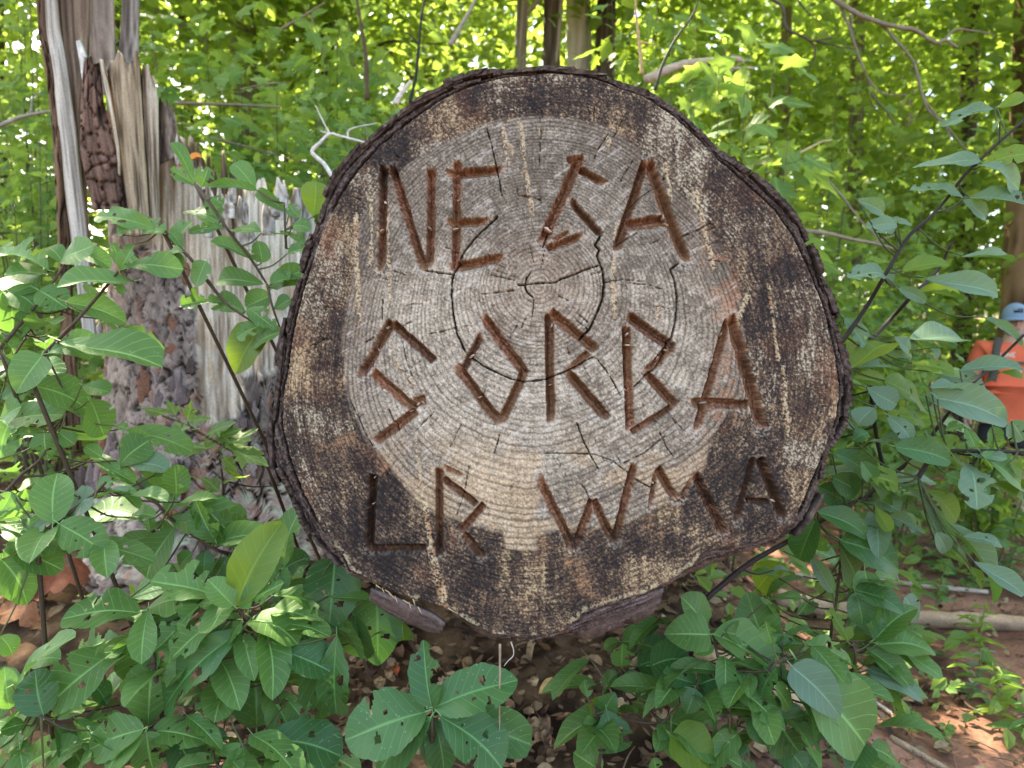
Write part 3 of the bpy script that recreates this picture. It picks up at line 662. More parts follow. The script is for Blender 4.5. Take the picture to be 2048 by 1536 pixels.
        add('wood_chip', VV, [np.array(Q), np.array(T)], M_WOOD, root, np.ones((len(VV), 3))*srgb(214, 190, 166)*R.uniform(.7, 1), False)
    return root
LOG = build_log()

# ------------------------------------------------------------------ the snapped tree on the left
SD = 2.8
def build_stump():
    base = W(370, 1120, SD); bx_, by_ = base[0], base[1]+0.1
    root = thing('broken_tree', 'snapped grey tree trunk with tall splintered slabs at left of the log', 'tree stump', (bx_, by_, H(bx_, by_)))
    z0 = H(bx_, by_)
    xc = W(372, 700, SD)[0]; yc = by_+0.36
    NT, NZ = 420, 420
    th = np.linspace(0, 2*np.pi, NT, endpoint=False)
    # profile of the jagged top in photo px, across the front
    prof = [(100,330),(125,240),(135,200),(165,180),(200,180),(240,220),(280,240),(292,225),(318,270),(325,215),(350,250),(356,300),(376,290),(382,318),(398,330),(410,385),(425,368),(432,380),(455,372),(470,390),(488,398),(494,470),(516,490),(522,440),(528,372),(545,385),(560,362),(575,392),(590,376),(612,400),(640,420)]
    pxs = 372+ (0.42*np.sin(th))*F/SD*1.28
    front = np.cos(th)                                       # +1 faces the camera
    top_px = np.interp(pxs, [p[0] for p in prof], [p[1] for p in prof])
    jag = 46*(vn(th*30, th*0, 3)-.5)+34*(vn(th*70, th*0+5, 4)-.5)
    ztop = np.array([W(372, t, SD)[2] for t in top_px+jag])
    ztop = np.where(front < 0, ztop-.12+.10*vn(th*24, th*0+9, 6), ztop)
    v = np.linspace(0, 1, NZ)
    TH, V_ = np.meshgrid(th, v)
    zb = z0-.15
    Z = zb+(ztop[None]-zb)*V_
    hrel = Z-z0
    PXs = 372+0
    Rr = 0.415-0.055*np.clip(hrel, 0, 3)/1.5+0.20*np.exp(-np.clip(hrel, 0, 9)/.22)*(1+.5*np.cos(TH*5+1))
    # project to photo px (front only) so the bark and bare-wood areas sit where they are on the trunk
    Xw = xc+Rr*np.sin(TH)*1.08; Yw = yc-Rr*np.cos(TH)
    PXX = 1024+(Xw)*F/SD; dd = SD
    PY = 768-((Z-1.5)/SD+math.tan(PITCH))*F
    X = PXX.astype(np.float32); Y = PY.astype(np.float32)
    bare = poly_sdf(X, Y, [(296,300),(420,330),(640,340),(640,640),(560,700),(540,745),(470,756),(476,838),(400,850),(392,640),(368,555),(330,520),(290,470)])
    bare = np.minimum(bare, poly_sdf(X, Y, [(205,60),(330,60),(345,300),(340,440),(280,430),(246,420),(228,300)]))
    bare = bare+26*(fbm(X*.03, Y*.018, 11, 4)-.5)+14*(fbm(X*.1, Y*.06, 12, 3)-.5)
    bare = np.where(np.cos(TH) < -.2, -20+bare*0, bare)
    bk = sm(-2, 6, bare)
    f1, f2, cv = voro(X*.030+1.6*fbm(X*.03, Y*.03, 14, 3), Y*.012+.8*fbm(X*.02, Y*.03, 13, 3), 15)
    g1, g2, gv = voro(X*.1, Y*.055, 16)
    fine = fbm(X*.4, Y*.22, 17, 3); med = fbm(X*.07, Y*.05, 18, 4)
    gr = fbm(X*.34, Y*.012, 19, 3); gr2 = fbm(X*.9, Y*.02, 20, 2); gr3 = fbm(X*.08, Y*.006, 22, 3)
    plate = sm(.01, .10, f2-f1+.16*(med-.5)); pl2 = sm(0, .12, g2-g1+.2*(fine-.5))
    rel = bk*(.008+.012*plate+.022*cv*plate+.003*pl2*med+.006*(med-.5)+.005*(fine-.5))+(1-bk)*(.022*(gr3-.5)+.014*(gr-.5)+.005*(gr2-.5))
    Rr2 = Rr+rel
    P = np.stack([xc+Rr2*np.sin(TH)*1.08, yc-Rr2*np.cos(TH), Z], -1)
    one = np.ones(X.shape+(3,), np.float32)
    wood = lerp(one*srgb(150, 128, 102), srgb(240, 225, 202), sm(.28, .68, .6*gr+.4*gr3))
    wood = lerp(wood, srgb(206, 160, 104), .6*sm(.55, .7, gr3)*sm(450, 640, Y)*sm(.4, .6, med))
    wood = lerp(wood, srgb(122, 88, 56), .75*sm(.35, .55, gr)*sm(440, 380, Y)*sm(370, 330, X))
    wood = wood*(.74+.5*gr2)[..., None]*(.85+.3*fine)[..., None]
    bark = lerp(one*srgb(70, 58, 50), srgb(172, 154, 140), sm(.2, .75, .25*plate+.35*med+.4*cv)*(.4+.6*pl2))
    bark = lerp(bark, srgb(150, 92, 62), .55*sm(.6, .8, cv)*sm(.45, .6, med))
    bark = lerp(bark, srgb(96, 62, 46), .6*sm(480, 380, Y))
    bark = lerp(bark, srgb(176, 184, 158), .7*sm(.60, .68, fbm(X*.05, Y*.05, 21, 4))*sm(760, 980, Y))
    bark = bark*(.65+.7*fine)[..., None]
    bark = lerp(bark, srgb(30, 23, 20), sm(.06, .0, f2-f1))
    c = lerp(wood, bark, bk)
    i = np.arange(NZ-1)[:, None]*NT; j = np.arange(NT)[None]; j2 = (j+1) % NT
    Q = np.stack([i+j, i+j2, i+NT+j2, i+NT+j], -1).reshape(-1, 4)
    # inner wall of the hollow top
    inn = P[-1].copy(); mid_ = np.array([xc, yc, 0]); inner = []
    for k_, (s_, dz) in enumerate(((.82, -.03), (.78, -.3), (.3, -.5))):
        q = mid_+(inn-mid_)*np.array([s_, s_, 1]); q[:, 2] = inn[:, 2]+dz*(1 if k_ else 1); inner.append(q)
    off = NZ*NT; VV = np.vstack([P.reshape(-1, 3)]+inner); CC = np.vstack([c.reshape(-1, 3)]+[np.ones((NT, 3))*srgb(120, 98, 76)*(.4+.6*rng.random((NT, 1))) for _ in inner])
    Qi = []
    rows = [(NZ-1)*NT, off, off+NT, off+2*NT]
    for a, b in zip(rows[:-1], rows[1:]):
        Qi.append(np.stack([a+j[0], a+j2[0], b+j2[0], b+j[0]], -1))
    add('trunk', VV, [np.vstack([Q]+Qi)], M_WOOD, root, CC)
    # ---- tall splintered slabs
    def strip(name, Lp, Rp, d, thick, c0, c1, bulge=.02, n=60, m=14, seed=0, barky=False, tip=0.):
        t = np.linspace(0, 1, n)
        ks = lambda P_, k_: np.interp(t, np.linspace(0, 1, len(P_)), [p[k_] for p in P_])
        lx, ly, rx, ry = ks(Lp, 0), ks(Lp, 1), ks(Rp, 0), ks(Rp, 1)
        a = np.linspace(0, 1, m)
        px = lx[:, None]*(1-a)+rx[:, None]*a; py = ly[:, None]*(1-a)+ry[:, None]*a
        jit = tip*(vn(a*9, a*0+seed, seed)-.5)
        py = py+jit[None]*np.exp(-t*14)[:, None]
        g = fbm(a[None]*m*.42+t[:, None]*.4, t[:, None]*3+seed+0*a[None], seed+30, 3)
        g2 = fbm(a[None]*m*1.3+0*t[:, None], t[:, None]*7+seed+0*a[None], seed+31, 2)
        dep = -bulge*np.sin(np.pi*a)[None]+.02*(.5-g)+.012*(.5-g2)
        if barky:
            f1, f2, cv = voro(a[None]*2.2+.9*fbm(a[None]*3+0*t[:, None], t[:, None]*12+0*a[None], 6, 3), t[:, None]*7+0*a[None], seed); dep = dep-.018*sm(0, .12, f2-f1)-.02*cv
        # the slab leans back as it rises with the trunk
        Vf = CAM+(d+dep)[..., None]*FWD+0
        Vf = CAM+(d+dep)[..., None]*(FWD+RIGHT*((px-1024)/F)[..., None]+UP*((768-py)/F)[..., None])
        Vb = CAM+(d+thick+0*dep)[..., None]*(FWD+RIGHT*((px*.98+.02*372-1024)/F)[..., None]+UP*((768-py)/F)[..., None])
        cc = lerp(np.ones((n, m, 3), np.float32)*c0, c1, sm(.25, .7, .6*g+.4*g2))
        if barky: cc = cc*((.35+.65*sm(0, .12, f2-f1))*(.8+.4*cv))[..., None]
        V = np.vstack([Vf.reshape(-1, 3), Vb.reshape(-1, 3)]); k = n*m
        iq = (np.arange(n-1)[:, None]*m+np.arange(m-1)[None]).ravel()
        Q = [np.stack([iq, iq+m, iq+m+1, iq+1], -1), np.stack([k+iq, k+iq+1, k+iq+m+1, k+iq+m], -1)]
        e = np.arange(m-1); Q += [np.stack([e, e+1, k+e+1, k+e], -1), np.stack([(n-1)*m+e, k+(n-1)*m+e, k+(n-1)*m+e+1, (n-1)*m+e+1], -1)]
        e = np.arange(n-1)*m; Q += [np.stack([e, k+e, k+e+m, e+m], -1), np.stack([e+m-1, e+2*m-1, k+e+2*m-1, k+e+m-1], -1)]
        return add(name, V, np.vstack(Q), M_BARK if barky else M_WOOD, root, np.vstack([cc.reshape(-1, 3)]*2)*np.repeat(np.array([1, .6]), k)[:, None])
    g0, g1_ = srgb(118, 106, 96), srgb(206, 196, 184); b0, b1 = srgb(86, 68, 52), srgb(168, 146, 118); d0, d1 = srgb(60, 50, 44), srgb(140, 124, 110)
    strip('bark_strip', [(62,-160),(76,60),(92,150),(104,260),(112,400),(118,560),(128,900)], [(84,-160),(96,60),(110,150),(124,260),(134,400),(140,560),(160,900)], 2.62, .05, srgb(44, 34, 30), srgb(124, 96, 72), .01, 70, 10, 1, True)
    strip('slab', [(80,-160),(92,60),(106,150),(117,260),(134,420),(152,560),(170,700)], [(100,-160),(118,60),(134,150),(150,260),(168,420),(180,560),(192,700)], 2.58, .06, srgb(132, 122, 110), srgb(204, 194, 180), .015, 80, 14, 2)['label'] = 'pale grey splintered slab'
    strip('slab', [(96,-160),(114,60),(130,150),(146,260),(160,420),(170,560)], [(176,-160),(176,60),(174,150),(166,260),(172,420),(182,560)], 2.64, .08, srgb(66, 54, 46), srgb(158, 134, 112), .02, 80, 16, 3)['label'] = 'brown splintered slab with dark cracks'
    strip('slab', [(170,-160),(172,40),(180,120),(186,190)], [(222,-160),(226,40),(232,120),(228,190)], 2.86, .06, g0, srgb(176, 160, 146), .02, 50, 14, 4)['label'] = 'grey plank of wood rising behind'
    strip('slab', [(250,-160),(242,40),(236,120),(236,200)], [(280,-160),(277,40),(276,110),(278,200)], 2.92, .06, srgb(96, 88, 80), srgb(166, 156, 146), .02, 50, 12, 5)
    strip('slab', [(214,128),(222,190),(236,300),(248,400),(258,470)], [(279,108),(283,190),(290,300),(296,400),(300,470)], 2.50, .10, b0, srgb(186, 164, 134), .04, 70, 22, 6, tip=40)['label'] = 'honey brown slab with a broken top'
    strip('slab', [(283,140),(286,220),(294,330),(300,440)], [(306,138),(316,200),(318,330),(318,450)], 2.53, .09, srgb(110, 88, 68), srgb(192, 176, 154), .02, 60, 12, 7, tip=30)
    strip('slab', [(318,196),(318,260),(320,330)], [(346,210),(354,250),(356,310)], 2.60, .08, srgb(78, 64, 54), srgb(150, 134, 120), .03, 40, 12, 8, tip=30)
    strip('bark_strip', [(166,128),(160,220),(160,300),(172,360),(186,420)], [(196,118),(204,200),(224,280),(240,340),(250,420)], 2.49, .06, srgb(60, 44, 38), srgb(128, 98, 82), .03, 60, 18, 9, True, tip=30)['label'] = 'tongue of dark brown bark'
    strip('splinter', [(152,82),(160,130),(168,190)], [(160,80),(174,120),(182,190)], 2.52, .02, srgb(170, 160, 150), srgb(228, 222, 214), .005, 30, 6, 10)
    strip('splinter', [(199,118),(206,160),(220,230),(232,300),(236,350)], [(204,120),(212,158),(227,228),(238,300),(240,352)], 2.46, .015, srgb(190, 170, 140), srgb(236, 222, 198), .004, 40, 6, 11)
    strip('splinter', [(203,150),(210,180),(222,250)], [(212,150),(222,190),(234,260)], 2.48, .02, srgb(190, 120, 50), srgb(226, 166, 88), .004, 30, 6, 12)['label'] = 'orange fresh sliver of wood'
    rq = random.Random(4)
    for k in range(20):
        x = 352+k*13.5+rq.uniform(-4, 4); w = rq.uniform(9, 24); h = rq.uniform(40, 120); t0 = float(np.interp(x, [p[0] for p in prof], [p[1] for p in prof]))-rq.uniform(-16, 22)
        d = rq.uniform(2.46, 2.56)+.5*abs((x-372)/700)**2*1.2
        cc = rq.uniform(.55, 1.0)
        strip('splinter', [(x+rq.uniform(0, w*.4), t0), (x-1, t0+h*.5), (x, t0+h)], [(x+w*rq.uniform(.4, .9), t0+rq.uniform(0, 30)), (x+w, t0+h*.5), (x+w, t0+h)], d, .02, srgb(120, 104, 88)*cc, srgb(222, 212, 198)*cc, .006, 20, 6, 20+k)
    # plates of bark standing proud of the lower trunk
    for k in range(64):
        x = rq.uniform(135, 395) if k < 46 else rq.uniform(135, 560); y = rq.uniform(470, 1080) if k < 46 else rq.uniform(870, 1130)
        if k >= 60: x = rq.uniform(480, 540); y = rq.uniform(750, 860)
        a_ = (W(x, y, SD)[0]-xc)/.45
        if abs(a_) > .92: continue
        hh = W(x, y, SD)[2]-z0; rad = (0.415-0.055*max(hh, 0)/1.5+0.20*math.exp(-max(hh, 0)/.22))+.045
        d = yc-rad*math.sqrt(max(.05, 1-a_*a_)); d = d/math.cos(PITCH)
        w, h = rq.uniform(16, 40), rq.uniform(26, 90); nn = 13
        V = []; 
        ang0 = [i*2*math.pi/nn for i in range(nn)]; rad_ = [rq.uniform(.5, 1.1) for _ in range(nn)]
        for lay, s_, dd_ in ((0, 1.06, .03), (1, 1., .006), (2, .8, -.001+rq.uniform(-.004, .004))):
            for a, rr in zip(ang0, rad_): V.append(W(x+w*.5*rr*s_*math.cos(a), y+h*.5*rr*s_*math.sin(a), d+dd_+.05*(math.cos(a)*w*.5*rr/F*SD)*0))
        Q = [[l*nn+i, l*nn+(i+1) % nn, (l+1)*nn+(i+1) % nn, (l+1)*nn+i] for l in (0, 1) for i in range(nn)]
        V.append(W(x, y, d-.003)); T = [[2*nn+i, 2*nn+(i+1) % nn, 3*nn] for i in range(nn)]
        tone = rq.choice([srgb(138, 122, 116), srgb(112, 98, 94), srgb(140, 100, 78), srgb(88, 74, 68), srgb(150, 138, 130)])
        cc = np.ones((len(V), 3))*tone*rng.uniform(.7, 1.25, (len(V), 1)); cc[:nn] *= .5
        add('bark_plate', V, [np.array(Q), np.array(T)], M_BARK, root, cc, False)
    return root
build_stump()

# ------------------------------------------------------------------ leaves
def leaf_mesh(name, kind='ellip', nx=9, ny=18, seed=0, holes=(), bites=(), curl=.2, fold=.15, wave=.05, twist=0.0, petiole=.10, lobes=None):
    """A leaf of length 1 (y) and width 1 (x) with blade curvature, real holes and chewed margins."""
    rq = np.random.default_rng(seed)
    u = np.linspace(-1, 1, nx); t = np.linspace(0, 1, ny)
    U, T = np.meshgrid(u, t)
    if kind == 'ellip': prof = np.power(t, .62)*np.power(1-t, .60)
    elif kind == 'obov': prof = np.power(t, .95)*np.power(1-t, .48)
    elif kind == 'ovate': prof = np.power(t, .38)*np.power(1-t, .72)
    elif kind == 'lance': prof = np.power(t, .6)*np.power(1-t, .95)
    elif kind == 'round': prof = np.power(t, .45)*np.power(1-t, .45)
    prof = prof/prof.max()*.5
    edge = 1+wave*.5*np.sin(t*23+seed)+wave*(rq.random(ny)-.5)
    Xl = U*(prof*edge)[:, None]
    tt = T
    Zl = fold*np.abs(U)*prof[:, None]-curl*(T**1.7)+curl*T*.5+wave*.55*np.sin(T*11+seed*1.3)*U*np.abs(U)*prof[:, None]*2+.03*np.sin(T*5+seed)
    Zl = Zl+twist*U*prof[:, None]*(T-.3)
    Xl = Xl+.05*math.sin(seed*2.1)*np.sin(T*3.0)
    V = np.stack([Xl, tt, Zl], -1).reshape(-1, 3)
    lc = np.stack([U, T, 0*U], -1).reshape(-1, 3)
    iy, ix = np.meshgrid(np.arange(ny-1), np.arange(nx-1), indexing='ij')
    uc = (u[:-1]+u[1:])/2; tc = (t[:-1]+t[1:])/2
    keep = np.ones((ny-1, nx-1), bool)
    UU, TT = np.meshgrid(uc, tc)
    for (hu, ht, hr, hs) in holes: keep &= (((UU-hu)/hr)**2+((TT-ht)/hs)**2) > 1+.5*(rq.random(UU.shape)-.5)
    for (hu, ht, hr, hs) in bites: keep &= (((UU-hu)/hr)**2+((TT-ht)/hs)**2) > 1+.5*(rq.random(UU.shape)-.5)
    i = (iy*nx+ix)[keep]
    Q = np.stack([i, i+1, i+nx+1, i+nx], -1)
    n0 = len(V)
    pw = .011
    Pv = np.array([[-pw, -petiole, .03], [pw, -petiole, .03], [pw, .02, .0], [-pw, .02, .0]])
    V = np.vstack([V, Pv]); lc = np.vstack([lc, np.zeros((4, 3))]); Q = np.vstack([Q, [[n0, n0+1, n0+2, n0+3]]])
    return make_mesh(name, V, Q, np.ones((len(V), 3)), True, {'lc': lc})
def lobed_mesh(name, seed=0, petiole=.25, droop=.2, n=5):
    """Maple-like leaf: five pointed lobes with teeth."""
    rq = random.Random(seed)
    ang = [-118, -96, -72, -55, -38, -26, -13, 0, 13, 26, 38, 55, 72, 96, 118]
    rad = [.28, .42, .30, .62, .36, .52, .80, 1.0, .80, .52, .36, .62, .30, .42, .28]
    rad = [.26, .46, .40, .74, .42, .56, .74, 1.0, .74, .56, .42, .74, .40, .46, .26]
    pts = [(0, .0)]
    for a, r_ in zip(ang, rad):
        a = math.radians(a); r_ *= .72*rq.uniform(.92, 1.08); pts.append((math.sin(a)*r_, .28+math.cos(a)*r_))
    pts = np.array(pts); c = np.array([0, .3])
    V = [(c[0], c[1], 0)]+[(p[0], p[1], -.12*abs(p[0])*1.2-droop*p[1]**2+.05*rq.uniform(-1, 1)+droop*.3) for p in pts]
    n_ = len(pts); T = [[0, 1+(i+1) % n_, 1+i] for i in range(n_)]
    V += [(-.012, -petiole, .05), (.012, -petiole, .05), (.012, .02, 0), (-.012, .02, 0)]
    V = np.array(V); m = len(V)
    lc = np.zeros((m, 3)); lc[:, 0] = np.clip(V[:, 0]*1.4, -1, 1); lc[:, 1] = np.clip(V[:, 1], 0, 1)
    return make_mesh(name, V, [np.array([[m-4, m-3, m-2, m-1]]), np.array(T)], np.ones((m, 3)), False, {'lc': lc})

LM = {}
def mats(me, mat):
    me.materials.append(mat); return me
HOLES = [[], [(.3, .45, .10, .024), (-.35, .6, .16, .036), (.5, .62, .09, .02), (-.2, .3, .07, .015)], [(-.4, .5, .28, .06), (.25, .7, .18, .03)], [(.45, .4, .2, .05), (.6, .55, .2, .035), (-.5, .75, .2, .04)], []]
BITES = [[], [(1.0, .62, .35, .05)], [(-1.0, .7, .6, .10), (.9, .85, .4, .05)], [(1.05, .45, .55, .14), (1., .8, .5, .1), (-.9, .9, .5, .08)], [(-1, .45, .3, .04)]]
for mk, mt in (('S', L_SHRUB), ('D', L_DARK), ('G', L_GLAUC), ('B', L_BRIGHT)):
    for kd in ('ellip', 'obov', 'ovate', 'lance', 'round'):
        for v in range(5):
            if kd in ('lance', 'round') and v not in (0, 4): continue
            hi = v in (1, 2, 3)
            LM[mk, kd, v] = mats(leaf_mesh('leaf', kd, 17 if hi else 9, 40 if hi else 18, v*7+len(kd), HOLES[v], BITES[v], curl=(.22, .12, .3, .18, .42)[v], fold=(.22, .12, .16, .28, .1)[v], wave=(.04, .06, .08, .06, .05)[v], twist=(0, .2, -.3, .3, -.5)[v]), mt)
LU = [mats(lobed_mesh('leaf', k), L_UNDER) for k in range(5)]
LUB = [mats(lobed_mesh('leaf', k+9), L_BRIGHT) for k in range(3)]
LUS = [mats(leaf_mesh('leaf', kd, 5, 7, k, curl=.3, fold=.2), L_UNDER) for k, kd in enumerate(('ovate', 'ellip', 'ovate', 'round'))]
LH = [mats(leaf_mesh('leaf', 'lance', 5, 9, k, curl=.5, fold=.3), m_) for k, m_ in enumerate((L_SHRUB, L_BRIGHT, L_GLAUC, L_SHRUB))]

def leaf_matrix(p0, p1, n, w):
    """Frame of a leaf from base p0 to tip p1, face towards n, width w."""
    y = Vector(p1)-Vector(p0); L = y.length
    if L < 1e-5: y = Vector((0, 0, .01)); L = .01
    y = y/L
    z = Vector(n); z = z-y*z.dot(y)
    if z.length < 1e-3: z = Vector((0, 0, 1))-y*y.z
    z.normalize(); x = y.cross(z)
    M = Matrix.Identity(4)
    for r_ in range(3):
        M[r_][0] = x[r_]*w; M[r_][1] = y[r_]*L; M[r_][2] = z[r_]*L; M[r_][3] = p0[r_]
    return M
def put_leaf(root, me, p0, p1, n, w, label=None):
    o = bpy.data.objects.new('leaf', me); COL.objects.link(o)
    o.parent = root
    rl = root.location
    o.matrix_basis = leaf_matrix([p0[k]-rl[k] for k in range(3)], [p1[k]-rl[k] for k in range(3)], n, w)
    if label: o['label'] = label
    return o

WIN = {0: (0, 0, 1), 1: (0, 0, 2.56), 2: (0, 500, 2.56), 3: (0, 1000, 2.866), 4: (650, 1050, 2.56), 5: (1300, 950, 2.622), 6: (1500, 400, 2.56), 8: (280, 270, 3.525)}
def px_(w, x, y):
    o = WIN[w]; return o[0]+x/o[2], o[1]+y/o[2]
def shrub(label, d, base, stems, leaves, kinds=('ellip', 'obov'), mk='S', cat='shrub', name='shrub', vs=(0, 0, 0, 0, 1, 2, 3, 4, 4), stem_r=.0045, stemcol=(86, 70, 56), tilt=.45, upw=.6, extra=0, seed=1, group=None, exz=9):
    """A leafy plant: stems and leaves measured on the photograph, set at their own depths."""
    rq = random.Random(seed*77+5)
    bz = H(base[0], base[1])
    root = thing(name, label, cat, (base[0], base[1], bz), group)
    G = Geo(); nodes = []
    sc = srgb(*stemcol)
    first = None
    for si_, (w, pts, dd) in enumerate(stems):
        P = [W(*px_(w, x, y), d+dd+.03*rq.uniform(-1, 1)) for x, y in pts]
        P = spline(P, 7); nodes += list(P)
        rr = stem_r*(1 if si_ == 0 else .8)
        G.tube(P, np.linspace(rr, rr*.55, len(P)), 7, sc*rq.uniform(.8, 1.15), .15)
        b0 = np.array([base[0]+.12*rq.uniform(-1, 1), base[1]+.10*rq.uniform(-1, 1), bz-.04])
        if si_ == 0 or min(np.linalg.norm(P[0]-q) for q in first) > .06:
            m1 = b0*.55+P[0]*.45+np.array([0, .03, -.06*0]); Pt = spline([b0, m1, P[0]], 8)
            G.tube(Pt, np.linspace(rr*1.05, rr, len(Pt)), 7, sc*rq.uniform(.75, 1.05), .15)
            if si_: nodes += list(Pt)
        first = nodes
    nodes = np.array(nodes)
    for w, lst in leaves:
        for lf in lst:
            x0, y0, x1, y1, wd_ = lf[:5]; opt = lf[5] if len(lf) > 5 else {}
            s_ = WIN[w][2]
            a = px_(w, x0, y0); b = px_(w, x1, y1); wp = wd_/s_
            Lp = math.hypot(a[0]-b[0], a[1]-b[1])
            q0 = W(*a, d); k = int(np.argmin(((nodes-q0)**2).sum(1))); dn = (nodes[k]-CAM)@FWD
            dl = dn+opt.get('d', rq.uniform(-.03, .03))
            lm = Lp*dl/F
            b = (b[0]+.05*(b[0]-a[0]), b[1]+.05*(b[1]-a[1])); p0 = W(*a, dl); p1 = W(*b, dl+opt.get('t', rq.uniform(-tilt, tilt))*lm)
            vc = (CAM-p0)/np.linalg.norm(CAM-p0)
            nn = vc*opt.get('c', 1-upw)+np.array([0, 0, upw])+np.array([rq.gauss(0, .22), rq.gauss(0, .16), rq.gauss(0, .12)])
            y_ = (p1-p0)/np.linalg.norm(p1-p0); nz_ = nn-y_*(nn@y_); nz_ /= np.linalg.norm(nz_)+1e-9
            fs = max(.55, abs(nz_@vc))
            wm = min(1.18*wp*dl/F/fs, .95*np.linalg.norm(p1-p0))
            if opt.get('wide'): wm = wp*dl/F/fs
            m_ = opt.get('m', mk); kd = opt.get('k', rq.choice(kinds)); v = opt.get('v', rq.choice(vs))
            if (m_, kd, v) not in LM: v = 0
            if kd == 'lobed': me = rq.choice(LUB if m_ == 'B' else LU); wm = np.linalg.norm(p1-p0)
            else: me = LM[m_, kd, v]
            put_leaf(root, me, p0, p1, nz_, wm)
            q = nodes[k]; dist = np.linalg.norm(q-p0)
            if dist > .012: G.tube(spline([q, (q+p0)/2+np.array([0, 0, -.02*dist*5]), p0], 4), [.0022, .0014], 5, sc*.8+srgb(90, 120, 50)*.35)
    for k in range(extra):
        q = nodes[rq.randrange(len(nodes))]; a = rq.uniform(0, 2*math.pi)
        off = np.array([math.cos(a), .5*math.sin(a)+.55, rq.uniform(-.5, .3)])*rq.uniform(.04, .14)
        p0 = q+off; L = rq.uniform(.07, .14); a2 = a+rq.gauss(0, .5)
        p1 = p0+np.array([math.cos(a2), math.sin(a2)*.8, rq.uniform(-.6, .25)])*L
        if p0[2] > exz or p0[2] < H(p0[0], p0[1])+.03 or (p1[1] < 1.32 and abs(p1[0]-.08) < .55 and p1[2] > .95): continue
        kd = rq.choice(kinds)
        if kd == 'lobed': me = rq.choice(LU)
        else:
            v = rq.choice(vs); me = LM[mk, kd, v if (mk, kd, v) in LM else 0]
        put_leaf(root, me, p0, p1, (rq.gauss(0, .3), rq.gauss(-.2, .3), 1), L*rq.uniform(.36, .52))
        G.tube(spline([q, q+off*.5+np.array([0, 0, -.01]), p0], 4), [.0024, .0014], 5, sc*.9)
    G.build('stem', M_STEM, root)
    return root

# ------------------------------------------------------------------ foreground plants, left
shrub('twig of long pale oval leaves at left edge before the tall grey slab', 1.55, (-1.05, 1.75),
  [(2, [(0,500),(110,370),(215,245),(330,78)], 0), (2, [(0,640),(60,560),(130,450)], .05)],
  [(1, [(320,1335,440,1238,115,{'v':4}),(250,1385,-20,1262,95),(395,1285,560,1355,70,{'v':0}),(330,1350,250,1260,60),(30,1480,200,1580,150),(0,1560,130,1500,120),(250,1400,30,1390,100)]),
   (2, [(200,210,10,112,120),(196,205,332,285,125,{'v':1}),(70,425,72,208,170,{'v':0,'c':.7}),(60,430,150,350,80),(0,420,60,490,90),(20,540,130,600,110),(0,640,140,590,120),(0,760,110,700,130),(170,760,250,820,100)])],
  mk='S', extra=10, seed=1, upw=.5)
shrub('leafy twig with big sunlit oval leaves crossing in front of the stump bark', 1.4, (-.75, 1.62),
  [(2, [(150,640),(235,525),(370,385),(520,215),(610,105)], 0), (2, [(310,890),(345,820),(360,800),(235,530)], .06)],
  [(1, [(685,1440,300,1440,85,{'v':0}),(650,1378,890,1335,58,{'v':4}),(590,1450,625,1500,90,{'v':3}),(615,1385,660,1280,70,{'v':3}),(620,1380,580,1250,60,{'v':3}),(630,1370,700,1320,60,{'v':2})]),
   (2, [(330,262,640,352,105,{'v':0}),(300,462,800,548,130,{'v':0,'t':-.1}),(250,530,480,455,90),(215,535,72,715,165,{'v':0,'k':'ovate'}),(165,688,460,805,150,{'v':0}),(455,770,555,938,130,{'v':4}),(420,690,555,720,62),(30,872,312,830,90,{'v':1}),(240,930,532,935,50,{'v':4}),(225,935,240,1072,135,{'v':1,'k':'ovate'}),(0,1070,50,868,150),(40,950,215,930,60),(300,930,380,990,80),(120,880,20,960,100),(0,860,90,800,110),(590,900,640,910,40)])],
  mk='S', extra=0, seed=2, upw=.5)
shrub('bush of pale sunlit leaves above the ground at lower left edge', 1.35, (-.98, 1.38),
  [(2, [(190,1480),(300,1385),(470,1260),(540,1190)], 0), (2, [(30,1240),(110,1150),(215,1060),(310,880)], .08)],
  [(2, [(270,1400,290,1145,165,{'v':0}),(318,1370,470,1262,125,{'v':1,'m':'G'}),(170,1450,330,1332,80,{'m':'G'}),(190,1475,0,1370,115,{'v':2}),(300,1400,532,1536,165,{'v':1}),(205,1470,420,1485,130),(60,1240,0,1330,90),(100,1380,0,1280,120),(480,1270,640,1222,52,{'m':'G'}),(480,1262,560,1180,60)]),
   (3, [(10,340,160,585,205,{'v':0,'k':'ovate'}),(50,270,345,350,110),(0,100,232,300,135,{'v':1}),(0,780,72,880,120),(20,300,0,420,150),(150,240,40,330,120)])],
  mk='S', extra=18, seed=3, upw=.55)
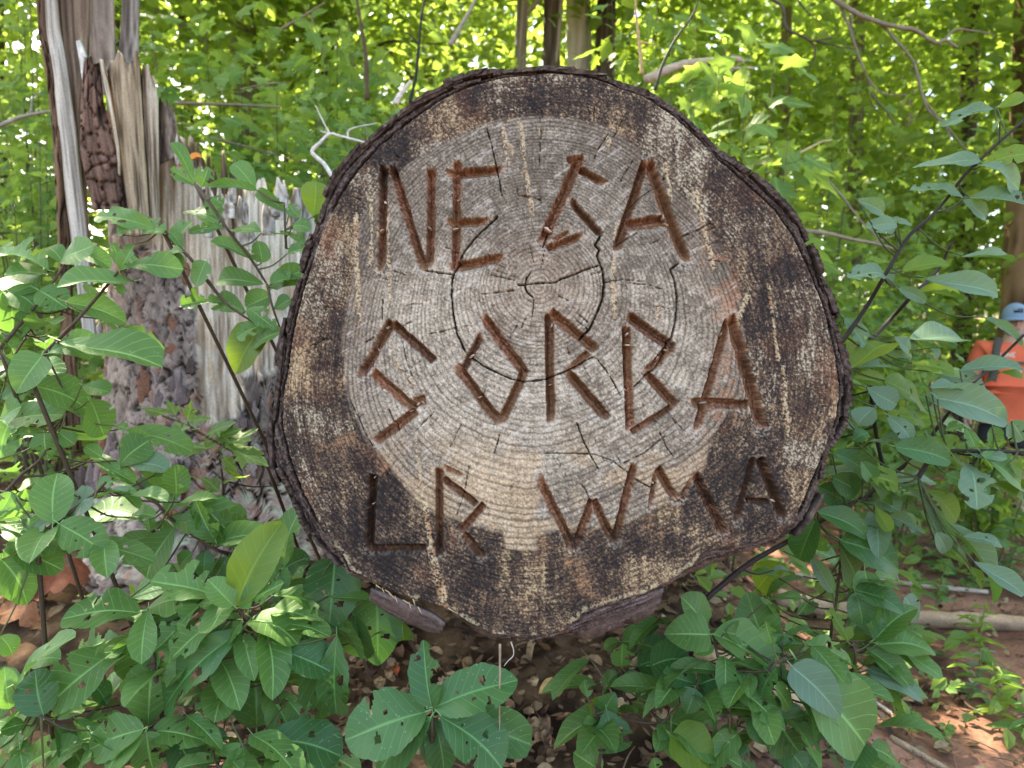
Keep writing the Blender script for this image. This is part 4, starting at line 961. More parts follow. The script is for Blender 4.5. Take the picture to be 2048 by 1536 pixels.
shrub('leafy shoot with crinkled young leaves before the lower stump bark', 1.5, (-.55, 1.85),
  [(2, [(1310,1600),(1190,1560),(1100,1530),(960,1440),(850,1350)], 0), (2, [(850,1350),(760,1250),(640,1130),(620,1110)], .02)],
  [(2, [(850,1340,900,1240,70,{'v':3}),(900,1250,900,1120,130,{'v':4,'k':'round'}),(812,1312,640,1180,95,{'v':3}),(742,1370,455,1312,112,{'v':1}),(870,1385,1112,1392,92,{'v':0}),(1100,1480,1000,1285,120,{'v':3}),(1240,1480,1010,1290,200,{'v':2}),(800,1430,700,1330,60),(620,1112,725,975,115,{'v':4}),(560,1112,472,1022,60,{'v':4}),(610,1005,735,950,70),(680,1092,852,1112,72,{'v':0,'m':'G'}),(640,1242,852,1216,80,{'m':'G'}),(880,1330,970,1300,50,{'v':3}),(760,1380,760,1440,90,{'v':3}),(830,1380,830,1500,110,{'v':3}),(520,1060,440,1000,60),(560,1180,640,1150,50)]),
   (3, [(1000,150,828,432,170,{'v':0}),(960,100,1250,148,90,{'v':2}),(1120,0,1380,215,190,{'v':2}),(880,200,668,258,50),(750,555,1000,418,170,{'m':'D','v':0}),(1220,240,1572,188,82,{'v':0}),(1310,322,1200,462,120,{'m':'D'}),(1170,445,1180,298,95,{'m':'D'}),(1300,440,1330,320,90,{'m':'D'}),(1100,300,1020,380,80)])],
  mk='S', extra=2, seed=4, upw=.5)
shrub('maple seedling with toothed leaves against the foot of the stump', 1.75, (-.5, 2.3),
  [(2, [(1370,1105),(1220,1040),(1100,980),(960,900),(830,848)], 0), (2, [(1140,1290),(1140,1180),(1120,1040)], .02)],
  [(2, [(860,850,720,790,90,{'k':'lobed'}),(900,850,860,765,90,{'k':'lobed'}),(960,870,980,775,90,{'k':'lobed'}),(960,880,1075,850,90,{'k':'lobed'}),(980,920,800,920,120,{'k':'lobed'}),(1060,950,1190,870,100,{'k':'lobed'}),(1100,970,1220,905,100,{'k':'lobed'}),(1180,1000,1310,900,100,{'k':'lobed'}),(1115,1030,920,980,60,{'m':'D'}),(1150,1020,1330,1000,50,{'m':'D'}),(1200,1040,1370,1075,60),(1140,1060,1210,1120,70,{'k':'lobed'}),(1140,1120,1250,1160,80,{'k':'lobed'}),(1130,1240,1030,1160,110,{'k':'lobed','m':'S'}),(1130,1250,1090,1310,90,{'k':'lobed'}),(1150,1200,1270,1130,80)])],
  kinds=('lobed',), extra=2, seed=5, tilt=.5)
shrub('slender twig with drooping heart-shaped leaf before the pale bare wood', 1.6, (-.36, 2.1),
  [(1, [(830,1170),(900,1250),(980,1330),(1060,1440),(1140,1540)], 0), (2, [(1060,150),(1150,265),(1250,340),(1370,410)], 0)],
  [(1, [(802,1172,488,1082,95,{'v':2,'t':-.1}),(840,1195,755,1140,80,{'v':3}),(790,1170,720,1070,80,{'v':4}),(880,1252,965,1130,60,{'v':3}),(940,1290,810,1278,45),(1060,1340,990,1450,165,{'v':4,'k':'round','c':.8}),(940,1370,812,1302,92,{'v':0}),(935,1280,880,1190,50),(885,1330,800,1345,60),(690,1250,620,1350,60,{'v':3}),(600,1200,690,1160,80,{'v':3})]),
   (2, [(1160,272,920,265,62,{'v':3}),(1255,312,1092,258,82,{'v':0}),(1325,392,1188,615,152,{'v':0,'k':'ovate','m':'B'}),(1440,412,1288,480,82,{'v':0}),(1390,370,1212,432,82,{'v':2}),(1270,300,1400,380,60)])],
  mk='S', extra=0, seed=6, upw=.45)
shrub('tall slender twig with narrow leaves standing between the stump and the log', 1.7, (-.3, 2.2),
  [(1, [(1000,940),(1080,1050),(1170,1180),(1280,1320),(1370,1460)], 0), (2, [(1370,185),(1395,290),(1440,415)], 0), (8, [(1030,800),(1022,620),(1018,480)], .1)],
  [(1, [(1000,942,890,728,52,{'v':0}),(1000,950,878,858,60,{'v':3}),(1030,960,1060,860,90,{'v':3}),(1310,972,1200,836,85,{'v':0}),(1320,972,1068,938,42,{'v':0}),(1480,1092,1312,978,52,{'v':0}),(1118,1142,952,1058,72,{'v':2}),(1145,1162,970,1182,42),(1312,1332,1088,1228,52,{'v':0}),(1340,1345,1330,1240,155,{'v':4,'k':'round','c':.8}),(1350,1452,1112,1425,72,{'v':0}),(1385,1482,1532,1372,72,{'v':4}),(1340,1192,1182,1138,62,{'v':4}),(1600,1110,1615,935,120,{'m':'B','k':'obov','v':0,'c':.9}),(1560,1252,1398,1162,42),(1530,1112,1480,1045,60,{'v':3}),(1500,1152,1585,1168,60),(1470,1300,1570,1260,70,{'v':3}),(1050,1020,1130,1110,60,{'v':3}),(1080,1010,1140,1040,60)]),
   (2, [(1385,232,1256,282,110,{'v':0}),(1390,190,1480,110,70),(1400,300,1480,250,90),(1390,170,1540,130,60,{'v':3})])],
  mk='S', extra=0, seed=7, upw=.4)
shrub('wide rosette of chewed glossy leaves beside the log underside at lower left', 1.28, (-.36, 1.42),
  [(3, [(1480,800),(1430,700),(1345,612)], .03), (3, [(1345,612),(1410,690),(1420,760)], .02), (3, [(1240,1080),(1260,1000),(1400,740)], .08)],
  [(3, [(1345,610,1598,140,210,{'v':0,'m':'B','t':.2,'k':'ellip','c':.7}),(1320,605,905,440,150,{'v':3}),(1340,605,1205,455,130,{'v':0}),(1368,618,1592,470,115,{'v':3}),(1365,640,1118,640,72,{'v':4}),(1290,672,985,875,130,{'v':3}),(1435,672,1702,790,168,{'v':0,'t':-.2,'k':'round'}),(1390,705,1290,810,100,{'v':4,'k':'round'}),(1395,735,885,1160,210,{'v':2,'m':'D'}),(1470,1300,1495,745,300,{'v':3,'m':'D','d':.05}),(1700,680,1925,1238,225,{'v':2,'d':.06,'m':'D'}),(1590,835,1885,960,172,{'m':'D','v':0,'d':.0}),(1560,640,1822,665,110,{'v':3,'d':.05}),(1330,600,1010,500,110,{'v':3,'d':.06}),(1920,330,1885,755,262,{'m':'D','v':1,'d':.12,'k':'ovate'}),(1610,400,1705,60,112,{'d':.12}),(1610,405,1760,330,120,{'d':.14,'m':'D'}),(1480,560,1600,390,150,{'d':.12,'m':'D'}),(1100,560,960,470,100,{'d':.08}),(1640,480,1760,560,120,{'d':.14}),(1250,700,1220,900,150,{'d':.12,'m':'D','v':3})]),
   (4, [(262,352,275,708,225,{'m':'D','v':1,'d':.2,'k':'ovate'}),(150,470,170,685,150,{'m':'D','d':.16}),(400,500,405,592,90,{'d':.22}),(60,560,40,985,150,{'m':'D','v':2,'d':.02})])],
  mk='S', extra=34, seed=8, upw=.55)
shrub('low shrub of holed oval leaves in the bottom left corner', 1.25, (-.62, 1.32),
  [(3, [(880,940),(850,760),(820,640)], .04), (3, [(760,1360),(800,1340),(832,1310)], 0), (3, [(1240,1560),(1290,1510),(1392,1405)], .02), (3, [(120,1130),(180,1180),(235,1240)], .02)],
  [(3, [(800,642,368,650,152,{'v':1,'t':-.1}),(812,735,812,1132,205,{'v':2,'c':.7}),(735,790,275,1152,200,{'v':1,'m':'S'}),(700,802,425,870,92,{'d':.04}),(830,632,1105,530,150,{'d':.05,'v':2}),(850,665,1090,690,120,{'v':3,'d':.05}),(850,690,965,805,140,{'d':.06}),(248,1235,190,985,205,{'v':1,'m':'D'}),(228,1240,80,1425,205,{'v':2}),(325,1252,475,1195,62,{'v':0}),(0,1262,18,968,150,{'v':0}),(60,1200,30,980,120),(70,1062,385,785,105,{'v':1}),(822,1312,498,1420,145,{'v':1}),(858,1320,1182,1362,135,{'v':1}),(838,1328,885,1545,155,{'v':2}),(830,1330,600,1545,155,{'v':0}),(705,1032,455,1445,235,{'v':1,'m':'D','d':.04}),(855,1300,880,935,245,{'v':1,'d':.05}),(1478,1362,1932,1450,225,{'v':1,'m':'D','t':-.1}),(1400,1420,1620,1548,190,{'v':0}),(1395,1425,1385,1548,120),(1280,1120,1120,1190,150,{'v':3,'d':.05}),(1000,1180,1140,1090,140,{'v':2,'d':.06}),(1650,1150,1782,1290,125,{'v':2,'d':.1}),(250,1550,435,1392,205,{'v':0}),(120,1548,315,1400,130,{'v':3}),(0,1548,105,1435,150,{'v':2}),(0,1420,170,1248,165,{'v':1}),(1000,1550,1245,1488,90,{'v':3}),(1180,1260,1250,1480,160,{'m':'D','d':.08,'v':2}),(320,1290,480,1500,150,{'d':.05,'m':'D'}),(520,1480,420,1550,150),(960,1350,1090,1480,140,{'d':.06,'m':'D'}),(620,1180,540,1060,110,{'d':.08,'m':'D'}),(180,930,330,900,120,{'d':.06})])],
  mk='S', extra=40, seed=9, upw=.6)
# ------------------------------------------------------------------ foreground plants, bottom centre
shrub('rosette of seven large dark leaves radiating just below the log', 1.22, (-.14, 1.28),
  [(4, [(545,1150),(550,1050),(552,948)], .015)],
  [(4, [(550,938,500,608,142,{'v':3,'m':'D','c':.8}),(562,930,962,785,205,{'v':1,'m':'D','t':.1,'c':.5}),(590,945,1055,1110,185,{'v':0,'m':'D','d':.02}),(590,972,902,1232,245,{'v':1,'m':'D','t':-.1}),(518,955,112,1085,265,{'v':1,'m':'D','t':-.1}),(543,982,262,1262,200,{'v':0,'m':'D'}),(556,990,610,1262,140,{'v':0,'m':'D'}),(546,1000,528,1235,42,{'v':0,'m':'S'})])],
  kinds=('obov', 'ellip'), mk='D', seed=10, upw=.6, tilt=.3, extra=0)
shrub('broad-leaved seedling with a browned leaf beneath the log', 1.5, (.27, 1.75),
  [(4, [(1400,1240),(1420,1080),(1380,950),(1340,880)], 0), (4, [(1540,900),(1520,800),(1520,720)], .08)],
  [(4, [(1345,880,1330,795,55,{'v':3}),(1335,915,1535,1075,110,{'v':3,'m':'B'}),(1440,940,1490,1165,175,{'v':2,'m':'D','k':'obov'}),(1430,960,1480,870,110,{'m':'D'}),(1600,720,1862,680,195,{'m':'D','v':0,'k':'ovate'}),(1500,760,1400,860,130,{'v':2,'m':'D'}),(1540,755,1620,890,130,{'m':'D','v':0}),(1520,720,1530,620,110,{'v':3}),(1520,600,1695,622,120,{'v':3}),(1500,590,1430,630,80),(1640,570,1700,510,110,{'m':'D','k':'round'}),(1420,1260,1285,1165,120,{'v':0})]),
   (5, [(600,860,520,628,195,{'v':0,'c':.8,'k':'ovate'})])],
  mk='S', seed=11, extra=4, kinds=('ovate', 'ellip'))
shrub('large shrub of broad bright leaves under the right side of the log', 1.4, (.62, 1.6),
  [(5, [(420,1250),(380,1050),(330,850)], .03), (5, [(620,1300),(580,1170),(640,1010),(700,960)], 0), (5, [(1000,1500),(900,1250),(760,1000)], .03), (5, [(60,1330),(75,1290),(250,1110)], .05)],
  [(5, [(300,800,190,640,130,{'v':0}),(318,835,90,820,180,{'v':0,'k':'ovate','c':.6}),(300,770,250,655,150,{'k':'ovate','d':.04}),(312,872,238,932,90,{'v':0}),(325,845,772,1065,175,{'v':3,'k':'ellip','t':-.2}),(395,828,565,885,85),(640,882,610,775,62,{'v':3}),(0,1000,205,958,195,{'m':'D','v':0,'k':'ovate','d':.05}),(105,770,45,765,80,{'d':.1}),(760,960,1150,1395,320,{'v':0,'k':'obov','c':.6,'t':-.1,'wide':1}),(742,1000,1002,1262,175,{'v':0,'m':'G','d':-.03,'c':.7}),(800,990,978,1115,95,{'m':'G','d':-.02}),(690,1060,1022,1302,80,{'m':'B','d':.02}),(580,1165,648,1012,122,{'m':'D'}),(650,1112,765,1222,62),(590,1192,812,1455,195,{'v':2,'m':'D'}),(560,1220,512,1112,52),(530,1262,622,1402,150,{'m':'D'}),(255,1105,402,1030,122,{'v':2,'m':'D'}),(240,1102,88,1028,92,{'m':'D','v':3}),(235,1120,188,1245,102,{'m':'D'}),(268,1140,345,1292,72,{'m':'D','v':3}),(370,1190,512,1138,82,{'m':'D'}),(80,1288,482,1475,165,{'v':2,'k':'ovate','c':.5}),(110,1362,345,1545,195,{'v':0,'m':'B','c':.6}),(20,1480,40,1560,120),(1130,1400,1040,1545,145,{'m':'D','k':'ovate'}),(1165,1430,1305,1500,82),(860,1280,800,1420,120,{'m':'D','d':.06}),(640,1380,820,1545,160,{'m':'D','d':.06}),(420,1450,560,1545,130,{'m':'D','d':.05}),(700,1450,900,1545,140,{'m':'D','d':.08}),(930,1420,1000,1540,120,{'m':'D','d':.08})])],
  mk='S', extra=56, seed=12, upw=.6, kinds=('ovate', 'ellip'))
shrub('seedling with a folded yellowish leaf at its top, right of the large bright shrub', 1.6, (.95, 1.95),
  [(5, [(900,1120),(935,930),(960,760),(990,560),(1002,420)], .05), (5, [(1060,1040),(1080,960),(1060,870)], 0)],
  [(5, [(1050,890,1180,840,95,{'m':'B','v':4,'k':'round'}),(1175,862,1392,680,112,{'v':0}),(1190,885,1495,905,125,{'v':0,'k':'ovate'}),(1100,915,1215,985,120,{'v':0}),(1120,1000,1312,1030,62,{'m':'B'}),(1090,1000,958,905,92,{'m':'B'}),(1150,1020,1425,1155,132,{'m':'G','v':0}),(1140,1045,1340,1245,112,{'v':2,'m':'G'}),(1035,870,960,700,60,{'m':'B','v':3}),(1075,615,1115,785,115,{'m':'D','v':0}),(1080,600,1335,705,112,{'m':'D'}),(960,620,860,440,62,{'m':'G','v':0}),(700,400,835,478,92,{'m':'B','d':.2}),(870,560,1010,650,150,{'m':'B','d':.15}),(560,600,690,470,110,{'m':'B','d':.3}),(1150,720,1190,860,100,{'m':'G'}),(980,460,860,360,120,{'d':.1}),(1010,560,1120,600,100,{'m':'B','d':.1}),(1330,640,1420,760,90,{'m':'G','d':.1})])],
  mk='S', extra=34, seed=13, kinds=('ellip', 'ovate'))
# ------------------------------------------------------------------ the long dark branch on the right
shrub('arching dark branch with pale pointed leaves at right of the log', 1.42, (.42, 2.0),
  [(5, [(280,660),(510,470),(700,360),(850,270),(1110,118)], .1), (6, [(330,880),(400,800),(490,700),(600,540),(700,370),(810,190),(920,90),(1010,-10),(1130,-160),(1403,-410)], .06), (6, [(575,1540),(690,1430),(840,1320),(950,1180),(1100,980),(1230,860),(1403,690)], .1), (6, [(690,1400),(650,1220),(622,1000),(625,860),(605,700)], .12), (6, [(860,1420),(960,1300),(1180,1285),(1403,1290)], .0), (6, [(605,735),(720,610),(830,490),(960,360),(1030,220)], .14)],
  [(6, [(690,385,530,372,62,{'v':2}),(720,440,690,375,50),(780,362,1005,315,62,{'m':'B','v':0}),(895,398,1272,462,88,{'v':0,'t':-.1,'c':.75}),(880,470,1092,500,30),(760,450,905,520,52,{'v':0}),(860,470,1090,470,34,{'m':'B'}),(625,135,752,120,62,{'v':0}),(720,95,825,120,30),(545,-5,692,55,55,{'v':0}),(1085,285,1345,292,32),(1100,8,1212,85,40),(815,705,1085,690,110,{'v':0,'c':.6}),(500,862,690,718,125,{'m':'B','v':0}),(548,860,725,840,72,{'v':3}),(830,835,1045,880,62,{'m':'B'}),(930,878,1212,955,62),(1075,872,1403,848,58,{'v':0}),(530,912,722,948,58,{'m':'B'}),(600,960,750,1042,100,{'v':0}),(690,925,905,1050,95,{'m':'B','v':1}),(925,962,1092,962,42),(900,1000,1335,1120,135,{'v':0,'t':-.1,'c':.8,'k':'ellip'}),(595,1100,805,1095,85,{'m':'B','v':2}),(740,1262,1035,1330,105,{'m':'D','v':0}),(915,1240,1155,1330,70,{'m':'B'}),(1180,1290,1403,1450,120,{'m':'S','v':0}),(1140,1445,1275,1450,62),(575,1420,772,1510,72,{'m':'B'}),(420,1300,690,1400,85,{'m':'D'}),(540,1180,480,1090,110,{'m':'G'}),(530,1230,600,1190,80,{'m':'D'}),(700,1100,825,1220,80),(1110,960,1140,1040,50,{'m':'B'}),(1100,1160,1150,1260,50,{'m':'S'}),(1240,1160,1260,1290,60,{'m':'S'}),(760,1100,900,1140,70,{'m':'B'}),(840,1200,960,1250,60,{'m':'B'}),(1000,1180,1090,1150,60,{'m':'S'}),(480,600,600,740,80,{'c':.6}),(700,780,830,800,30),(740,700,820,770,50),(920,760,975,790,50),(1340,1130,1403,1230,90,{'m':'G'}),(1330,1340,1403,1390,80,{'m':'B'}),(1280,880,1403,905,30,{'m':'B'}),(1200,600,1403,735,36,{'v':0}),(570,1330,640,1430,70,{'m':'D'}),(420,1420,560,1500,90,{'m':'D'}),(960,1020,890,940,50),(1000,1400,1130,1470,60,{'m':'S'}),(640,1060,560,1140,90,{'m':'G'})]),
   (0, [(1990,215,1900,236,18),(1995,215,2048,190,20,{'m':'B'}),(2000,240,1985,258,20),(1960,325,1838,318,22),(1960,330,2060,305,34,{'m':'B'}),(1962,332,2055,360,24),(1930,395,1835,368,20),(1925,398,1975,432,22),(1940,395,2060,400,30,{'v':3}),(1790,455,1740,448,25),(1795,445,1825,450,14)]),
   (5, [(1000,340,1318,480,155,{'v':0,'m':'D','k':'ellip'}),(1000,362,1090,522,112,{'m':'D'}),(868,225,768,442,115,{'m':'D','v':0}),(880,190,1150,310,95,{'v':0,'m':'D'}),(1050,150,900,60,110,{'m':'D'}),(1070,120,1010,10,90,{'m':'D'}),(1490,340,1685,480,100,{'m':'B'}),(1700,452,1965,612,82,{'m':'G','v':0}),(1450,130,1595,445,66,{'m':'G','v':0}),(1560,250,1865,645,66,{'m':'G','v':0}),(1500,302,1560,410,60),(1300,60,1180,0,70,{'m':'B'}),(1440,80,1640,215,70,{'m':'B'}),(1250,220,1440,290,80,{'m':'G'}),(1680,480,1750,590,50,{'m':'B'}),(1640,320,1840,360,50),(1720,60,1900,40,50,{'m':'S'}),(1780,30,1961,120,70,{'m':'B'}),(1330,40,1310,110,70,{'m':'D'}),(1180,160,1260,290,60,{'m':'B'})])],
  mk='G', stem_r=.0062, stemcol=(52, 44, 42), extra=46, exz=1.36, seed=14, upw=.5, tilt=.5)

# ------------------------------------------------------------------ masses of leaves as one mesh
def leaf_cloud(C, N_, L, Wd, mat, name, parent=None, simple=True, kind='stuff', lobed=False, rs=None):
    """n leaves with centres C, normals N_, lengths L, widths Wd in ONE mesh."""
    rs = rs or rng
    n = len(C)
    if n == 0: return None
    N_ = N_/(np.linalg.norm(N_, axis=1)[:, None]+1e-9)
    a = rs.normal(size=(n, 3)); Y = a-N_*(a*N_).sum(1)[:, None]; Y /= np.linalg.norm(Y, axis=1)[:, None]+1e-9
    X = np.cross(Y, N_)
    if lobed:
        t = np.array([(0,-.5),(.17,-.36),(.42,-.40),(.30,-.16),(.56,.10),(.24,.10),(.22,.26),(0,.55),(-.22,.26),(-.24,.10),(-.56,.10),(-.30,-.16),(-.42,-.40),(-.17,-.36)])
        tri = np.array([[14, i, (i+1) % 14] for i in range(14)]); t = np.vstack([t, [0, 0]]); zz = -.18*np.abs(t[:, 0])-.25*t[:, 1]**2
    else:
        t = np.array([(0, -.5), (.42, -.1), (.30, .22), (0, .5), (-.30, .22), (-.42, -.1), (0, 0)]); tri = np.array([[6, i, (i+1) % 6] for i in range(6)]); zz = np.array([0, .12, .1, -.12, .1, .12, 0.])
    k = len(t)
    V = C[:, None]+X[:, None]*(t[None, :, :1]*Wd[:, None, None])+Y[:, None]*(t[None, :, 1:]*L[:, None, None])+N_[:, None]*(zz[None, :, None]*L[:, None, None])
    T = (np.arange(n)[:, None, None]*k+tri[None]).reshape(-1, 3)
    lc = np.zeros((n, k, 3)); lc[..., 0] = t[:, 0]*2; lc[..., 1] = t[:, 1]+.5; lc[..., 2] = rs.random(n)[:, None]
    o = add(name, V.reshape(-1, 3), T, mat, parent, None, False, {'lc': lc.reshape(-1, 3)})
    if kind: o['kind'] = kind
    return o
def nrm_up(n, k=1.0, rs=None):
    v = (rs or rng).normal(size=(n, 3)); v[:, 2] = np.abs(v[:, 2])+k; v[:, 1] -= .35; return v

# ------------------------------------------------------------------ bushes of the understorey
def bush(label, px, py, d, rpx, hpx, n_obj, n_mass, leaf=.09, meshes=None, mat=None, seed=0, lobed=True, cat='bush', name='bush', group=None, spread=.35):
    rq = random.Random(seed*31+7); rs = np.random.default_rng(seed+100)
    c = W(px, py, d); rx = rpx*d/F; rz = hpx*d/F; ry = max(rx, rz)*spread*1.6
    gz = H(c[0], c[1]+.05)
    root = thing(name, label, cat, (c[0], c[1]+.05, gz), group)
    G = Geo(); nodes = []
    ns = max(4, int(5+rpx/22))
    for k in range(ns):
        a = np.array([rq.uniform(-1, 1)*rx*.95, rq.uniform(-1, 1)*ry, rq.uniform(-.6, 1)*rz])
        tip = c+a; b = np.array([c[0]+a[0]*.25+rq.uniform(-.05, .05), c[1]+.05+a[1]*.3, 0]); b[2] = H(b[0], b[1])-.03
        m_ = (b+tip)/2+np.array([a[0]*.1, rq.uniform(-.05, .05), .12*rz])
        P = spline([b, m_, tip], 8)
        G.tube(P, np.linspace(.006+.002*rz, .0018, len(P)), 5, srgb(104, 92, 76)*rq.uniform(.5, 1.15), .1)
        nodes += [p for p in P[6:]]
    meshes = meshes or LU
    for k in range(n_obj):
        q = nodes[rq.randrange(len(nodes))]; a = rq.uniform(0, 6.283); r_ = rq.uniform(.03, .16)*(.6+rx)
        p0 = q+np.array([math.cos(a)*r_, math.sin(a)*r_*.8, rq.gauss(0, .05)]); L = leaf*rq.uniform(.65, 1.25)
        if p0[2] < gz+.06: p0[2] = gz+.08+rq.random()*.2
        if abs(p0[0]-.08) < .6 and p0[2] < 2.1 and p0[1] < 5.9 and p0[2] > .3: continue
        p1 = p0+np.array([math.cos(a), math.sin(a)*.8, rq.uniform(-.75, .25)])*L
        put_leaf(root, rq.choice(meshes), p0, p1, (rq.gauss(0, .45), rq.gauss(-.45, .4), 1), L*rq.uniform(.85, 1.05) if lobed else L*rq.uniform(.5, .7))
        if k % 3 == 0: G.tube(np.array([q, (p0+q)/2+np.array([0, 0, -.01]), p0]), [.002, .001], 4, srgb(96, 96, 62))
    if n_mass:
        nd = np.array(nodes); i = rs.integers(0, len(nd), n_mass)
        C = nd[i]+rs.normal(size=(n_mass, 3))*np.array([rx*.30, ry*.4, rz*.30])
        C = C[(C[:, 2] > hgt(C[:, 0], C[:, 1])+.03) & ~((np.abs(C[:, 0]-.08) < .6) & (C[:, 2] < 2.1) & (C[:, 2] > .3) & (C[:, 1] < 5.9))]
        n = len(C); L = leaf*rs.uniform(.55, 1.1, n)
        leaf_cloud(C, nrm_up(n, .8, rs), L, L*rs.uniform(.7, 1.0, n), mat or L_UNDER, 'foliage', root, lobed=lobed, rs=rs)
    G.build('stem', M_STEM, root)
    return root

SPECS = [
 ('pale green bush behind the tall grey slab at top left corner', 30, 90, 4.6, 150, 190, 60, 500, .10, True),
 ('bush with light green leaves at left edge below the fallen yellow leaves', 40, 400, 3.9, 120, 150, 60, 420, .09, False),
 ('low shaded bush at left edge behind the leafy twig', 60, 640, 3.4, 130, 130, 50, 380, .09, True),
 ('maple bush just right of the broken slabs, its leaves catching the sun', 400, 170, 4.3, 130, 170, 110, 420, .15, True),
 ('dense bush above the pale splintered wood of the stump', 520, 290, 4.0, 130, 100, 100, 380, .125, True),
 ('sapling bush with large pale leaves left of the log rim', 620, 190, 4.8, 130, 150, 110, 450, .15, True),
 ('bush of small leaves reaching down to the left rim of the log', 700, 330, 3.6, 90, 110, 70, 350, .09, True),
 ('shaded bush between stump and log low down', 600, 470, 3.9, 90, 120, 40, 320, .09, True),
 ('bright green sapling above the upper left rim of the log', 800, 120, 5.4, 130, 150, 100, 480, .14, False),
 ('bush with sunlit yellow leaves above the top of the log', 940, 120, 6.2, 100, 80, 60, 420, .12, True),
 ('bush at the foot of the pale dead tree behind the log', 1110, 165, 6.6, 110, 45, 40, 300, .11, True),
 ('maple sapling right of the pale dead tree', 1310, 90, 4.6, 110, 150, 80, 480, .13, True),
 ('maple sapling with large bright leaves at the upper right rim of the log', 1470, 240, 3.6, 100, 120, 60, 120, .19, True),
 ('bush of fine leaves beside the upper right rim of the log', 1580, 330, 5.2, 110, 150, 60, 600, .11, True),
 ('bush below the drooping grey branches at right', 1720, 420, 6.0, 150, 150, 70, 800, .12, True),
 ('dense bush beside the brown trunk at right', 1900, 380, 8.2, 150, 130, 70, 900, .12, True),
 ('bush behind the dark branch, level with the middle of the log', 1760, 560, 6.3, 130, 120, 60, 700, .12, True),
 ('shaded bush standing left of the hiker', 1810, 660, 7.0, 90, 130, 60, 600, .12, True),
 ('low bush at the right rim of the log by the red bank', 1740, 730, 5.8, 110, 90, 40, 450, .10, True),
 ('green bush between the log rim and the red bank at right', 1730, 640, 4.6, 90, 140, 70, 420, .12, True),
 ('leafy bush on the bank well left of the orange shirt', 1790, 790, 5.0, 70, 70, 60, 300, .11, True),
 ('low bush on the bank hiding the legs of the hiker', 1975, 905, 4.3, 90, 45, 90, 260, .10, False),
 ('low seedlings on the bank above the pale fallen log', 1800, 905, 4.4, 80, 40, 70, 200, .09, True),
 ('tall bush beyond the hiker at the right edge', 1960, 560, 8.6, 120, 160, 60, 600, .14, True),
 ('bush between the tall grey slab and the far left trees', 70, 300, 4.4, 110, 170, 60, 520, .11, True),
 ('bush at the far left between the slab and the frame edge', 30, 250, 5.4, 110, 130, 40, 420, .11, True),
]
for k, (lab, px, py, d, rp, hp, no, nm, lf, lo) in enumerate(SPECS):
    bush(lab, px, py, d, rp, hp, no, nm, lf, (LU+LU+LUB if d < 5.5 and k % 2 else LU) if lo else LUS, [L_UNDER, L_CROWN, L_UNDER, L_BRIGHT][k % 4] if px > 900 else L_UNDER, k, lo)

